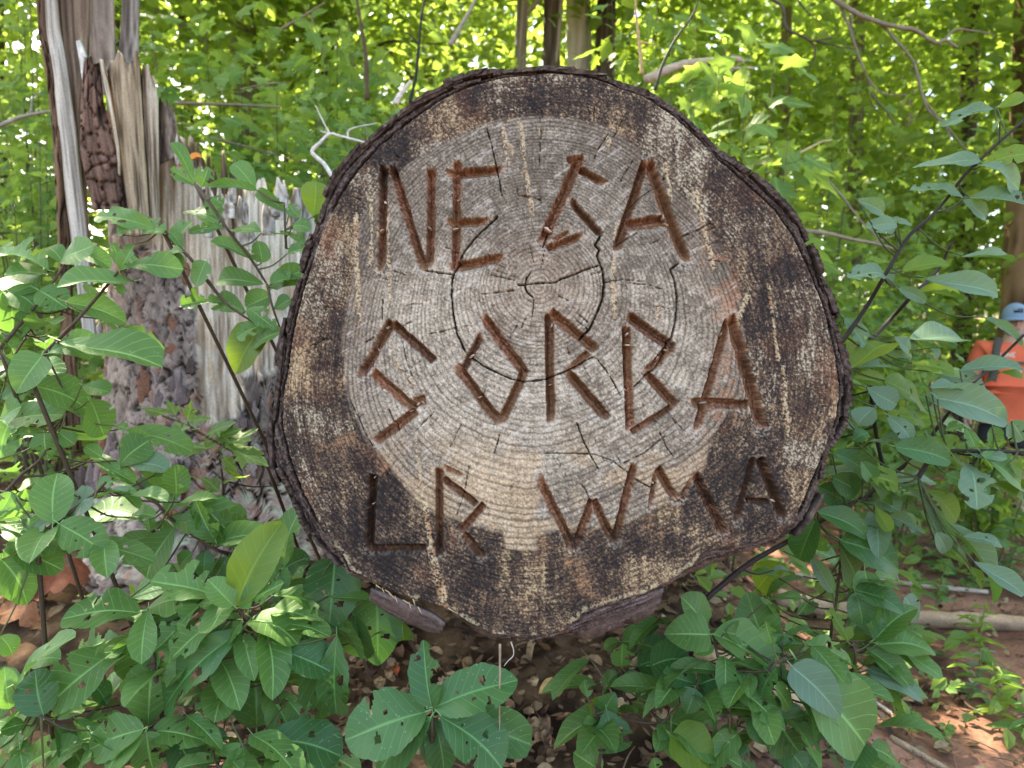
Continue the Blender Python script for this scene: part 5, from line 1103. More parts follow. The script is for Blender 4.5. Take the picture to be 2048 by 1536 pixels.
# ------------------------------------------------------------------ trees
def tree(label, px, d, rpx, ptop, lean=0, col=((96, 84, 72), (150, 138, 122)), crown=None, name='tree', cat='tree', seed=0, group=None, base_py=None, limbs=True, height=9., ctr=None, fork=False):
    rq = random.Random(seed*13+3); rs = np.random.default_rng(seed+500)
    c = W(px, 600, d); x, y = c[0], c[1]; gz = H(x, y); r = rpx*d/F
    root = thing(name, label, cat, (x, y, gz), group)
    n = 40; t = np.linspace(0, 1, n); hh = height
    P = np.stack([x+lean*t*hh*.12+.06*np.sin(t*6+seed), y+0.05*np.sin(t*4+seed*2), gz-.1+t*hh], -1)
    k = 28; th = np.arange(k)*2*math.pi/k
    A, T_ = np.meshgrid(th, t)
    f1, f2, cv = voro(A*2.2+seed, T_*hh*1.6, 3+seed % 20)
    ridg = sm(0, .3, f2-f1)
    rr = r*(1-.45*T_+.6*np.exp(-T_*hh/.25))*(1+.10*ridg+.10*(fbm(A*6, T_*hh*3, seed % 30, 3)-.5))
    V = P[:, None]+np.stack([np.cos(A)*rr, np.sin(A)*rr, 0*A], -1)
    cc = lerp(np.ones(A.shape+(3,), np.float32)*srgb(*col[0]), srgb(*col[1]), ridg*(.3+.7*fbm(A*5, T_*hh*1.5, 3+seed % 30, 3)))
    cc = cc*(.75+.5*fbm(A*14, T_*hh*2, 8, 2))[..., None]
    i = np.arange(n-1)[:, None]*k; j = np.arange(k)[None]; j2 = (j+1) % k
    Q = np.stack([i+j, i+j2, i+k+j2, i+k+j], -1).reshape(-1, 4)
    add('trunk', V.reshape(-1, 3), Q, M_BARK, root, cc.reshape(-1, 3))
    if fork:
        G = Geo(); b = P[int(n*.28)]
        G.tube(spline([b, b+np.array([.22, 0, .35]), b+np.array([.42, 0, 1.0]), b+np.array([.5, .1, 2.2])], 8), [r*.7, r*.4], 12, srgb(*col[1])*.8, .1); G.build('limb', M_BARK, root)
    if limbs and crown:
        for m in range(5):
            q = P[int(n*rq.uniform(.4, .95))]; a = rq.uniform(0, 6.28); L = rq.uniform(.5, 1)*crown[0]
            G = Geo(); e = q+np.array([math.cos(a)*L, math.sin(a)*L, rq.uniform(.1, .7)*L])
            G.tube(spline([q, (q+e)/2+np.array([0, 0, .15*L]), e], 8), [r*.35, r*.06], 7, srgb(*col[1])*.7, .2); G.build('limb', M_BARK, root)
    if crown:
        R0, zc, rz, nl, lf, mt = crown[:6]
        cx, cy = (x, y) if ctr is None else ctr
        ncl = max(10, nl//110)
        cl = rs.normal(size=(ncl, 3)); cl /= np.linalg.norm(cl, axis=1)[:, None]; cl *= rs.uniform(.35, 1, (ncl, 1))**.5
        cl = cl*np.array([R0, R0, rz])+np.array([cx, cy, zc]); cr = rs.uniform(.16, .38, ncl)*R0
        ii = rs.integers(0, ncl, nl); C = cl[ii]+rs.normal(size=(nl, 3))*cr[ii][:, None]*np.array([.75, .75, .5])
        C = C[C[:, 2] > hgt(C[:, 0], C[:, 1])+.1]
        C = C[~((C[:, 1] < 6.2) & (np.hypot(C[:, 0], C[:, 1]) < 1.0))]
        nl = len(C); L = lf*rs.uniform(.6, 1.25, nl)
        leaf_cloud(C, nrm_up(nl, .55, rs), L, L*rs.uniform(.6, .9, nl), mt, 'crown', root, rs=rs, lobed=crown[6] if len(crown) > 6 else False)
    return root

PALE = ((188, 182, 170), (246, 241, 232)); DK = ((52, 45, 38), (104, 92, 78)); GY = ((92, 84, 74), (160, 150, 134)); BR = ((74, 54, 40), (176, 140, 108))
tree('pale barkless dead tree straight behind the top of the log', 1160, 9.0, 29, 0, 0, PALE, None, 'dead_tree', 'dead tree', 1, height=8)
tree('dark trunk just left of the pale dead tree', 1103, 8.3, 19, 0, .1, DK, (2.2, 7.5, 2.2, 2500, .22, L_CROWN), seed=2)
tree('dark trunk just right of the pale dead tree', 1220, 8.5, 22, 0, -.1, DK, (2.4, 7.6, 2.4, 2600, .22, L_CROWN), seed=3)
tree('grey forked tree above the top of the log', 1040, 8.2, 13, 0, 0, GY, (2.0, 7.2, 2.0, 2000, .2, L_CROWN), seed=4, fork=True)
tree('slim tree with pale patched bark behind the upper right rim of the log', 1535, 10.0, 13, 0, .15, GY, (2.4, 5.6, 2.4, 3800, .16, L_CROWN), seed=5)
tree('large brown trunk behind the hiker', 2058, 7.3, 58, 0, 0, BR, (2.8, 7.5, 2.6, 3400, .2, L_CROWN), seed=6, height=8)
tree('grey trunk seen faintly through leaves left of the log', 505, 9.5, 28, 0, 0, GY, (2.4, 7.0, 2.4, 2800, .2, L_CROWN), seed=7)
tree('thin dark trunk at top left beyond the slabs', 398, 11.0, 12, 0, 0, DK, (2.2, 6.8, 2.2, 2800, .2, L_CROWN), seed=8)
tree('tree with dark slim trunk in the far left wood', 20, 8.5, 16, 0, .1, DK, (2.6, 5.4, 2.4, 3800, .17, L_UNDER), seed=9)
tree('tree hidden in foliage above the stump', 250, 9.5, 16, 0, 0, GY, (2.6, 5.2, 2.6, 3800, .17, L_CROWN), seed=10)
tree('leafy tree filling the space left of the log top', 660, 10.5, 15, 0, 0, DK, (2.7, 5.2, 2.6, 4200, .17, L_CROWN), seed=11)
tree('leafy tree above the left shoulder of the log', 860, 12.0, 17, 0, 0, GY, (2.8, 5.6, 2.8, 4200, .18, L_CROWN), seed=12)
tree('leafy tree behind the drooping branches at upper right', 1700, 9.5, 16, 0, 0, GY, (2.8, 4.6, 2.8, 5200, .16, L_CROWN), seed=13)
tree('leafy tree at the top right corner', 1920, 9.0, 18, 0, 0, DK, (2.8, 4.8, 2.6, 5200, .16, L_CROWN), seed=14)
tree('leafy tree beyond the bank at right', 1800, 12.5, 18, 0, 0, GY, (3.2, 4.6, 3.4, 5200, .2, L_CROWN), seed=15)
tree('leafy tree beyond the pale dead tree', 1380, 12.5, 18, 0, 0, GY, (3.0, 5.6, 3.2, 4600, .2, L_CROWN), seed=16)
# ---- added canopy overhead, out of view, placed to shade the log and foreground
for k, (x, y, ctr, zc, R0, nl, lab) in enumerate([
    (-4.4, 3.6, (-2.7, 4.7), 6.6, 2.3, 2500, 'unseen canopy tree added for shade, to the left of the stump'),
    (-6.4, 6.4, (-4.6, 6.6), 7.2, 2.4, 2600, 'unseen canopy tree added for shade, far to the left of the stump'),
    (-3.6, -.6, (-1.6, 2.2), 6.4, 2.2, 1500, 'unseen canopy tree added for shade, behind the viewpoint to the left'),
    (5.4, 3.6, (2.9, 4.6), 6.8, 2.2, 1500, 'unseen canopy tree added for shade, to the right of the trail')]):
    tree(lab, 1024+F*x/y*math.cos(PITCH) if y > 0 else 1024+F*x/-.6*1.0, y, 40 if y > 0 else -200, 0, 0, GY, (R0, zc, 1.1, nl, .24, L_CROWN), seed=40+k, height=6.6, ctr=ctr)
# ---- the wood beyond
def far_wood():
    n = 40000; rs = np.random.default_rng(77)
    a = rs.uniform(-1.5, 1.5, n); d = rs.uniform(15, 40, n)
    x = np.sin(a)*d; y = np.cos(a)*d; z = hgt(x, y)+rs.power(.75, n)*13
    m = fbm(a*14+d*.09, z*.42+3, 60, 4)
    k = m > .45; C = np.stack([x, y, z], -1)[k]; L = rs.uniform(.22, .5, len(C))*(.5+C[:, 1].clip(10, 40)/36)
    o = leaf_cloud(C, nrm_up(len(C), .6, rs), L, L*.75, L_CROWN, 'far_wood', None, rs=rs)
    tag(o, 'sunlit green wood far behind everything', kind='stuff')
    for k, (px, d, r) in enumerate([(300, 17, 12), (585, 19, 10), (745, 16, 9), (930, 18, 12), (1440, 17, 11), (1620, 20, 12), (1790, 16, 10), (1900, 19, 12)]):
        tree(['thin distant trunk above the splintered stump', 'thin distant trunk left of the log rim', 'thin distant trunk above the left shoulder of the log', 'thin distant trunk near the grey forked tree', 'thin distant trunk above the right shoulder of the log', 'thin distant trunk left of the drooping branches', 'thin distant trunk behind the drooping branches', 'thin distant trunk near the top right corner'][k],
             px, d, r, 0, .1*(-1)**k, DK, (2.6, 7.5, 3.0, 1500, .34, L_CROWN), seed=60+k, height=10)
far_wood()

# ------------------------------------------------------------------ bare branches and sticks
def branch(label, pts, d, r, col, side=(), name='branch', cat='branch', dz=0.0, k=7):
    P = spline([W(x, y, d+dz*i/(len(pts)-1)) for i, (x, y) in enumerate(pts)], 7)
    root = thing(name, label, cat, P[0])
    G = Geo(); G.tube(P, np.linspace(r, r*.5, len(P)), k, srgb(*col), .3); G.build('stem', M_STEM, root)
    for q in side:
        G = Geo(); Q = spline([W(x, y, d+.03) for x, y in q], 6); G.tube(Q, np.linspace(r*.55, r*.2, len(Q)), 6, srgb(*col)*.9, .3); G.build('twig', M_STEM, root)
    return root
branch('long grey branch drooping from the top edge at upper right', [(1655,-10),(1710,25),(1760,45),(1800,55),(1830,60),(1870,85),(1890,80),(1915,95)], 4.6, .017, (128, 118, 102), [[(1760,45),(1800,90),(1830,130),(1850,200),(1900,260),(1950,320)], [(1870,85),(1885,92)], [(1680,10),(1700,60),(1720,120),(1745,170),(1775,190),(1815,190)], [(1890,80),(1910,60),(1950,62),(1990,70)], [(1830,130),(1845,190),(1860,225),(1890,250),(1905,290)]])
branch('dark crooked branch above the upper right rim of the log', [(1540,-5),(1565,15),(1570,50),(1580,62),(1610,75),(1625,82),(1665,75)], 4.9, .012, (84, 74, 62), [[(1610,75),(1630,95),(1625,130),(1600,160)], [(1595,0),(1620,30),(1650,52)], [(1625,82),(1690,95),(1760,105)]])
branch('long thin twigs hanging in the upper right foliage', [(1700,30),(1705,70),(1718,120),(1735,155),(1745,190),(1775,225),(1790,250)], 5.3, .010, (96, 88, 72), [[(1745,190),(1745,160)], [(1735,155),(1740,200),(1770,240)]])
branch('white forked dead twig above the left shoulder of the log', [(665,355),(650,330),(628,310),(625,300),(640,285),(660,268),(680,272),(730,285)], 2.6, .008, (214, 206, 196), [[(660,268),(650,250),(630,210)], [(695,275),(702,258),(755,246)], [(660,268),(640,262)]], 'dead_twig')
branch('pale broken stick leaning above the upper left rim of the log', [(790,208),(803,185),(822,162)], 2.9, .013, (206, 196, 186), (), 'stick', 'stick')
branch('grey leaning stick at the top, left of the forked tree', [(900,90),(920,55),(940,20),(955,-10)], 4.5, .016, (150, 140, 132), (), 'stick', 'stick')
branch('pale fallen branch resting behind the right shoulder of the log', [(1290,160),(1330,142),(1370,128),(1420,122),(1470,118),(1485,122)], 4.2, .028, (176, 158, 140), [[(1420,128),(1460,136),(1510,136)]], 'fallen_branch')
branch('thin tan stem rising behind the top of the log', [(1284,150),(1280,100),(1274,50),(1270,-10)], 3.8, .010, (176, 146, 106), [[(1281,85),(1300,88),(1313,92)]], 'sapling', 'sapling')
branch('slim dark sapling stem above the left shoulder of the log', [(735,200),(732,120),(722,50),(712,-10)], 4.0, .013, (84, 64, 48), (), 'sapling', 'sapling')
branch('black thin sapling stem leaning above the upper left rim', [(820,205),(832,150),(838,90),(842,40),(852,-10)], 3.6, .009, (42, 38, 34), [[(838,90),(820,70),(800,60)]], 'sapling', 'sapling')
branch('thin dark stem curving at upper right of the log top', [(1310,180),(1325,130),(1350,80),(1385,30),(1400,-10)], 3.4, .007, (54, 50, 44), (), 'sapling', 'sapling')
branch('pale dead branch poking out beyond the right rim, level with the letters GA', [(1500,330),(1560,318),(1600,305),(1640,285),(1665,280)], 4.4, .009, (186, 168, 132), [[(1580,312),(1590,290)]])
branch('grey bare branch crossing below the pale twig at right', [(1600,460),(1660,468),(1700,478),(1745,486),(1800,500)], 4.4, .014, (138, 126, 108), [[(1655,360),(1690,400),(1720,440),(1750,470),(1770,500)], [(1745,486),(1790,470)]])
branch('thin grey branch at the left edge', [(-10,256),(40,235),(80,226),(104,222)], 3.2, .010, (150, 142, 130), [[(62,226),(64,205),(70,185)]])
branch('grey fallen branch lying in the bush above the splintered stump', [(350,206),(420,208),(480,210),(560,215)], 3.7, .010, (122, 108, 92), [[(420,275),(500,295),(580,318),(640,330)], [(480,180),(520,170),(580,165)]])
branch('dry grey twig crossing at the top left of the log top', [(560,60),(610,30),(650,5)], 4.6, .010, (136, 118, 100), [[(620,30),(640,80),(650,150)], [(590,42),(570,20)]])
branch('hairy brown root hanging straight down below the log', [(1000,1288),(1000,1340),(999,1400),(999,1450),(998,1496)], 1.21, .0021, (150, 128, 104), (), 'hanging_root', 'root')
branch('short curled pale fibre hanging below the log', [(1022,1284),(1027,1300),(1026,1312),(1016,1322),(1008,1332)], 1.25, .0012, (190, 178, 160), (), 'bark_fibre', 'fibre')
def ground_stick(label, x0, y0, x1, y1, r, col, name='fallen_branch', cat='branch', segs=5, bend=.1):
    pts = []
    for t in np.linspace(0, 1, segs):
        x = x0+(x1-x0)*t+bend*R.uniform(-1, 1)*.3; y = y0+(y1-y0)*t+bend*R.uniform(-1, 1)*.3
        pts.append(np.array([x, y, H(x, y)+r*.6]))
    P = spline(pts, 8)
    root = thing(name, label, cat, P[0])
    G = Geo(); t = np.linspace(0, 1, len(P)); G.tube(P, r*(1-.35*t), 12, srgb(*col), .25); G.build('bark', M_BARK, root)
    return root
ground_stick('long pale fallen log lying on the red bank at lower right', 1.35, 3.75, 3.3, 3.2, .05, (170, 142, 114), 'fallen_log', 'log', 7, .1)
ground_stick('grey fallen log end at the right edge below the pale one', 2.35, 3.1, 3.2, 2.75, .06, (120, 108, 98), 'fallen_log', 'log', 5, .05)
ground_stick('mossy pale branch lying on the soil under the right side of the log', .55, 2.35, 1.15, 2.25, .032, (170, 146, 112))
ground_stick('rotten log lying on the ground at lower left, under the holed leaves', -1.25, 1.75, -.35, 1.72, .06, (92, 70, 54), 'fallen_log', 'log')
ground_stick('tan stick on the leaf litter below the log', -.12, 2.2, -.03, 1.55, .016, (150, 124, 90), 'stick', 'stick')
ground_stick('thin bare stick on the red soil at lower right', 1.25, 2.3, 1.75, 2.0, .012, (160, 138, 112), 'stick', 'stick')
ground_stick('pale stick lying across the red bank', 1.6, 4.4, 2.7, 4.0, .02, (186, 168, 148), 'stick', 'stick')
ground_stick('thin white stick standing out on the red soil', 1.3, 2.9, 1.42, 2.5, .010, (206, 196, 184), 'stick', 'stick')

# ------------------------------------------------------------------ dead leaves, bark chips, litter
def litter():
    rs = np.random.default_rng(9)
    n = 10500; x = np.where(rs.random(n) < .35, rs.uniform(-1, 1.2, n), rs.uniform(-3, 4, n)); y = .9+rs.power(1.2, n)*5.5; y = np.where(rs.random(n) < .3, rs.uniform(1.2, 2.8, n), y)
    keep = (rs.random(n) < np.where(x > 1.0, .8, 1)); x, y = x[keep], y[keep]; n = len(x)
    z = hgt(x, y)+rs.uniform(.004, .035, n); L = rs.uniform(.018, .06, n)
    t = np.array([(0, -.5), (.34, -.15), (.3, .2), (0, .5), (-.3, .2), (-.34, -.15), (0, 0)]); tri = np.array([[6, i, (i+1) % 6] for i in range(6)])
    N_ = rs.normal(size=(n, 3))*.45; N_[:, 2] = 1; N_ /= np.linalg.norm(N_, axis=1)[:, None]
    a = rs.normal(size=(n, 3)); Y = a-N_*(a*N_).sum(1)[:, None]; Y /= np.linalg.norm(Y, axis=1)[:, None]; X = np.cross(Y, N_)
    cu = rs.uniform(-.3, .35, (n, 1)); zz = (np.abs(t[:, 0])*1.6+t[:, 1]**2*.8)[None]*cu
    V = np.stack([x, y, z], -1)[:, None]+X[:, None]*(t[None, :, :1]*L[:, None, None]*rs.uniform(.6, 1.2, (n, 1, 1)))+Y[:, None]*(t[None, :, 1:]*L[:, None, None])+N_[:, None]*(zz*L[:, None])[..., None]
    T = (np.arange(n)[:, None, None]*7+tri[None]).reshape(-1, 3)
    pal = np.array([srgb(96, 74, 52), srgb(134, 108, 80), srgb(70, 52, 38), srgb(112, 84, 60), srgb(158, 134, 104), srgb(84, 60, 44)])
    c = pal[rs.integers(0, 6, n)]*rs.uniform(.6, 1.05, (n, 1))
    o = add('leaf_litter', V.reshape(-1, 3), T, M_DEAD, None, np.repeat(c, 7, 0), False); tag(o, 'brown leaf litter and bark crumbs covering the ground', kind='stuff')
    G = Geo()
    for _ in range(420):
        x0, y0 = rs.uniform(-2.5, 3), rs.uniform(1.2, 4.5); a = rs.uniform(0, 3.14); l = rs.uniform(.05, .25)
        p = np.array([x0, y0, H(x0, y0)+.012]); q = p+np.array([math.cos(a)*l, math.sin(a)*l, 0]); q[2] = H(q[0], q[1])+.014
        G.tube(spline([p, (p+q)/2+np.array([0, 0, .012]), q], 3), [.0026, .0014], 4, srgb(120, 98, 76)*rs.uniform(.5, 1.3))
    o = G.build('twig_litter', M_STEM); tag(o, 'fine dead twigs scattered over the ground', kind='stuff')
litter()
def dead_leaf(label, px, py, d, ang, L, w, col, kind=0, name='dead_leaf', cat='dead leaf', group=None, lift=.015, tiltv=(0, -.35, 1)):
    c = W(px, py, d); z = H(c[0], c[1])+lift
    for _ in range(40):                                   # rest it on the ground along that line of sight
        c = W(px, py, d); g = H(c[0], c[1])
        if c[2] < g+lift: break
        d += .04
    c[2] = H(c[0], c[1])+lift
    rq = random.Random(int(px+py))
    nx, ny = 7, 11; V = []; C_ = []
    for i in range(ny):
        t = i/(ny-1)
        if kind == 0: pr = (t**.7)*((1-t)**.6)*1.9
        else: pr = (.35+.65*abs(math.sin(t*9.4+.4)))*(math.sin(math.pi*min(1, t*.96+.03))**.5)
        for j in range(nx):
            u = -1+2*j/(nx-1)
            V.append((u*.5*pr*w, (t-.5)*L, L*(.22*u*u*pr+.12*math.sin(t*5+u)-.1*t*t+rq.uniform(-.015, .015)))); C_.append(srgb(*col)*(.75+.4*rq.random())*(1.1 if abs(u) < .1 else 1))
    V = np.array(V); Q = np.array([[i*nx+j, i*nx+j+1, (i+1)*nx+j+1, (i+1)*nx+j] for i in range(ny-1) for j in range(nx-1)])
    M = Matrix.Rotation(0, 3, 'Z'); zq = Vector(tiltv).to_track_quat('Z', 'Y').to_matrix()@Matrix.Rotation(ang, 3, 'Z')
    V = V@np.array(zq).T+c
    o = add(name, V, Q, M_DEAD, None, np.array(C_)); tag(o, label, cat, group)
dead_leaf('big curled russet oak leaf on the ground at the left edge', 120, 1180, 1.5, 1.9, .20, .15, (126, 72, 46), 1, lift=.05, tiltv=(.1, -.8, .8))
dead_leaf('brown lobed oak leaf hanging at left edge below the russet one', 40, 1235, 1.45, 1.2, .17, .12, (142, 96, 66), 1, lift=.05, tiltv=(0, -.9, .6))
dead_leaf('tan curled dead leaf alone on the litter below the log', 1100, 1392, 1.7, -.9, .085, .05, (186, 152, 100), 0, lift=.02, tiltv=(-.1, -.7, 1))
dead_leaf('flat grey brown bark chip below the tan curled leaf', 1085, 1440, 1.6, .3, .11, .045, (116, 92, 72), 0, 'bark_chip', 'bark chip', lift=.012)
dead_leaf('rust coloured dead leaf right of the tan curled one', 1130, 1440, 1.6, 1.5, .05, .035, (150, 112, 80), 0)
dead_leaf('long bark chip near the bottom edge below the log', 1090, 1490, 1.5, .2, .10, .04, (126, 100, 78), 0, 'bark_chip', 'bark chip', lift=.012)
dead_leaf('orange dead leaf under the bark slab at left', 790, 1340, 1.7, .5, .05, .04, (150, 76, 40), 0)
dead_leaf('grey papery bark piece on the soil at lower left', 165, 960, 2.1, .3, .16, .12, (176, 160, 148), 0, 'bark_piece', 'bark', lift=.02, tiltv=(0, -.6, 1))
dead_leaf('pale sunlit leaf on the soil behind the lower left leaves', 60, 975, 2.2, .9, .12, .07, (186, 164, 144), 0)
dead_leaf('tan dead leaf on red soil at right edge', 2035, 1405, 2.2, .4, .08, .05, (196, 150, 92), 0)
rq = random.Random(3)
for k in range(150):
    px, py = rq.uniform(700, 1500), rq.uniform(1290, 1530)
    if k > 90: px, py = rq.uniform(1600, 2040), rq.uniform(860, 1500)
    if k > 130: px, py = rq.uniform(0, 420), rq.uniform(900, 1330)
    dead_leaf('small brown dead leaf lying in the litter on the ground', px, py, 1.25, rq.uniform(0, 6.28), rq.uniform(.04, .085), rq.uniform(.025, .05), rq.choice([(134, 104, 76), (104, 80, 58), (150, 122, 92), (92, 66, 48), (164, 138, 106)]), rq.choice([0, 0, 1]), group='dead leaves scattered on the ground', tiltv=(rq.gauss(0, .3), rq.gauss(-.25, .3), 1))
# orange leaves caught above the splintered wood, yellow leaves at far left
dead_leaf_px = [('orange dead leaf caught on the splinters above the stump', 405, 315, 2.45, .8, .085, .06, (206, 130, 56))]
for lab, px, py, d, a, L, w, col in dead_leaf_px:
    V0 = W(px, py, d); G = Geo()
    o = put_leaf(thing('dead_leaf', lab, 'dead leaf', V0), mats(leaf_mesh('leaf', 'ovate', 7, 9, 3, curl=.5, fold=.3), M_DEAD), V0, V0+np.array([-L, -.01, -.02]), (0, -.6, 1), w)
    o.name = 'blade'
    ca = o.data.attributes['col'] if 'col' in o.data.attributes else o.data.attributes.new('col', 'FLOAT_COLOR', 'POINT')
    ca.data.foreach_set('color', np.tile(np.array([*srgb(*col), 1], np.float32), len(o.data.vertices)))

# ------------------------------------------------------------------ small herbs on the red soil at right
def herb(label, px, py, d, h, n, leaf, m, seed, group=None):
    rq = random.Random(seed+900)
    for _ in range(60):
        c = W(px, py, d)
        if c[2] < H(c[0], c[1]): break
        d += .05
    gz = H(c[0], c[1]); root = thing('herb', label, 'herb', (c[0], c[1], gz), group); G = Geo()
    tip = np.array([c[0]+rq.uniform(-.06, .06), c[1]-.02, gz+h]); P = spline([np.array([c[0], c[1], gz-.02]), (np.array([c[0], c[1], gz])+tip)/2+np.array([rq.uniform(-.03, .03), 0, 0]), tip], 8)
    G.tube(P, np.linspace(.0035, .0015, len(P)), 5, srgb(120, 140, 70)*.8); G.build('stem', M_STEM, root)
    for k in range(n):
        t = .2+.8*k/n; q = P[int(t*(len(P)-1))]; a = k*2.4+rq.uniform(-.4, .4); L = leaf*rq.uniform(.7, 1.2)*(1.1-.5*t)
        p1 = q+np.array([math.cos(a)*L, math.sin(a)*L*.8-.1*L, L*rq.uniform(-.25, .5)]); put_leaf(root, m, q, p1, (rq.gauss(0, .3), rq.gauss(-.4, .3), 1), L*rq.uniform(.2, .32) if m in LH else L*.55)
HB = [(1870,1230,.30,12,.12,0,'tall narrow-leaved herb beside the yellowish folded leaf'),(1960,1360,.34,16,.10,1,'bright narrow-leaved herb on the red soil near the right edge'),(1925,1420,.24,14,.10,2,'pale narrow-leaved herb on the red soil, lower right'),(2000,1470,.26,16,.11,1,'bright herb in the bottom right corner'),(2035,1500,.2,12,.12,0,'broad herb cut by the bottom right corner'),(1880,1130,.26,12,.13,0,'herb with arching narrow leaves right of the large shrub'),(1990,1010,.22,18,.09,2,'grey green herb clump on the red bank below the hiker'),(2030,1040,.22,16,.09,0,'green herb clump at the right edge below the hiker'),(2000,1110,.14,10,.08,0,'small herb by the fallen log at the right edge'),(1960,1180,.12,9,.10,0,'small round herb on the red soil at right'),(1880,1500,.10,12,.05,0,'tiny herb on the soil at the bottom right'),(1810,1470,.10,12,.05,0,'tiny herb under the large bright shrub'),(1930,1290,.16,10,.10,1,'yellow green seedling on the red bank'),(1840,1330,.16,10,.11,0,'narrow-leaved seedling right of the huge leaf')]
for k, (px, py, h, n, lf, mi, lab) in enumerate(HB): herb(lab, px, py, 1.5, h, n, lf, LH[mi] if k not in (9, 10, 11) else LUS[k % 4], k)
# low ground plants nobody could count
def ground_cover():
    rs = np.random.default_rng(31); n = 11000
    x = rs.uniform(-5, 6, n); y = rs.uniform(2.3, 11, n)
    k = (fbm(x*.9, y*.9, 71, 3) > np.where((x > .9) & (y < 7), .37, .45)) & ~((np.abs(x-.1) < .6) & (y < 6)) & ~((np.hypot(x+1.25, y-3.2)) < .7)
    x, y = x[k], y[k]; L = rs.uniform(.05, .11, len(x))
    o = leaf_cloud(np.stack([x, y, hgt(x, y)+rs.uniform(.03, .22, len(x))], -1), nrm_up(len(x), 1., rs), L, L*.7, L_UNDER, 'ground_cover', None, rs=rs)
    tag(o, 'low green plants covering the forest floor', kind='stuff')
ground_cover()

# ------------------------------------------------------------------ the hiker at the right edge
def skin_mesh(name, verts, edges, radii, root=0, sub=2):
    me = bpy.data.meshes.new(name); me.from_pydata([tuple(map(float, v)) for v in verts], edges, [])
    o = bpy.data.objects.new(name, me); COL.objects.link(o)
    sk = o.modifiers.new('skin', 'SKIN'); sk.use_smooth_shade = True
    if sub: ss = o.modifiers.new('sub', 'SUBSURF'); ss.levels = sub; ss.render_levels = sub
    for i, r in enumerate(radii):
        me.skin_vertices[0].data[i].radius = (r, r) if not isinstance(r, tuple) else r
        me.skin_vertices[0].data[i].use_root = (i == root)
    dg = bpy.context.evaluated_depsgraph_get()
    out = bpy.data.meshes.new_from_object(o.evaluated_get(dg)); out.name = name
    bpy.data.objects.remove(o); bpy.data.meshes.remove(me)
    out.polygons.foreach_set('use_smooth', np.ones(len(out.polygons), bool))
    return out
def build_person():
    p = W(2020, 800, 5.8); x, y = p[0], p[1]; gz = H(x, y)
    top = W(2030, 606, 5.8)[2]; k = (top-gz)/1.77
    root = thing('person', 'hiker in an orange t-shirt, blue cap and dark pack straps at the right edge', 'person', (x, y, gz))
    root.rotation_euler = (0, 0, -math.radians(24)); root.scale = (k, k, k)
    m_skin = flat_mat('skin', (0.50, 0.30, 0.22), 0.55, 0.35, .12, 30)
    m_shirt = flat_mat('orange_cloth', (0.72, 0.15, 0.075), 0.85, 0.15, .14, 14, .25)
    m_short = flat_mat('dark_cloth', (0.045, 0.048, 0.055), 0.9, 0.15, .2, 18, .3)
    m_cap = flat_mat('blue_cloth', (0.20, 0.28, 0.38), 0.85, 0.15, .15, 60, .2)
    m_strap = flat_mat('grey_webbing', (0.09, 0.085, 0.07), 0.8, 0.2, .25, 60, .3)
    m_boot = flat_mat('brown_leather', (0.08, 0.05, 0.035), 0.7, 0.3, .25, 40, .3)
    m_hair = flat_mat('grey_beard', (0.42, 0.38, 0.34), 0.9, 0.1, .3, 160, .5)
    m_white = flat_mat('pale_print', (0.72, 0.62, 0.52), 0.85, 0.1, .15, 90)
    m_black = flat_mat('dark_patch', (0.02, 0.022, 0.03), 0.85, 0.1, .2, 60)
    # body: one continuous figure, facing -y
    V = []; E = []; Rd = []
    def v(q, r, par=None):
        V.append(q); Rd.append(r)
        if par is not None: E.append((par, len(V)-1))
        return len(V)-1
    pel = v((0, 0, .93), (.17, .13)); ab = v((0, -.015, 1.08), (.175, .14), pel); ch = v((0, 0, 1.26), (.175, .125), ab); up_ = v((0, .015, 1.40), (.12, .085), ch)
    nk = v((0, .0, 1.475), .062, up_); jaw = v((0, -.022, 1.545), (.066, .072), nk); hd = v((0, -.012, 1.63), (.076, .092), jaw); cr = v((0, -.005, 1.70), (.062, .075), hd)
    hands = {}
    for s in (-1, 1):
        sh = v((.19*s, .01, 1.40), .072, up_); el = v((.275*s, .03, 1.12), .050, sh); fa = v((.29*s, -.0, 1.02), .046, el); wr = v((.305*s, -.04, .89), .030, fa)
        pm = v((.305*s, -.055, .83), (.040, .024), wr); hands[s] = pm
        for f, (dx, ln) in enumerate(((-.028, .070), (-.010, .080), (.009, .076), (.027, .060))):
            b = v((.305*s+.4*dx, -.055+dx*.9, .79), .0095, pm); c_ = v((.300*s+.4*dx, -.063+dx*.9, .79-ln*.55), .0088, b); v((.292*s+.4*dx, -.078+dx*.9, .79-ln), .0072, c_)
        t1 = v((.285*s, -.095, .815), .011, pm); v((.278*s, -.108, .775), .009, t1)
        hp = v((.095*s, .0, .86), .105, pel); kn = v((.115*s, -.015, .49), .062, hp); cf = v((.12*s, .02, .34), .060, kn); an = v((.12*s, .02, .10), .040, cf); v((.13*s, -.13, .035), .034, an)
    body = skin_mesh('body', V, E, Rd, 0, 2)
    link('body', body, m_skin, root)
    def ell(name, c, r, mat, a0=0, a1=math.pi, n=20, m=24, par=root, fn=None):
        th = np.linspace(a0, a1, n); ph = np.linspace(0, 2*np.pi, m, endpoint=False); T, P_ = np.meshgrid(th, ph, indexing='ij')
        Q = np.stack([np.sin(T)*np.cos(P_), np.sin(T)*np.sin(P_), np.cos(T)], -1)*np.array(r)+np.array(c)
        if fn is not None: Q = fn(Q, T, P_)
        i = np.arange(n-1)[:, None]*m; j = np.arange(m)[None]; j2 = (j+1) % m
        return link(name, make_mesh(name, Q.reshape(-1, 3), np.stack([i+j, i+m+j, i+m+j2, i+j2], -1).reshape(-1, 4)), mat, par)
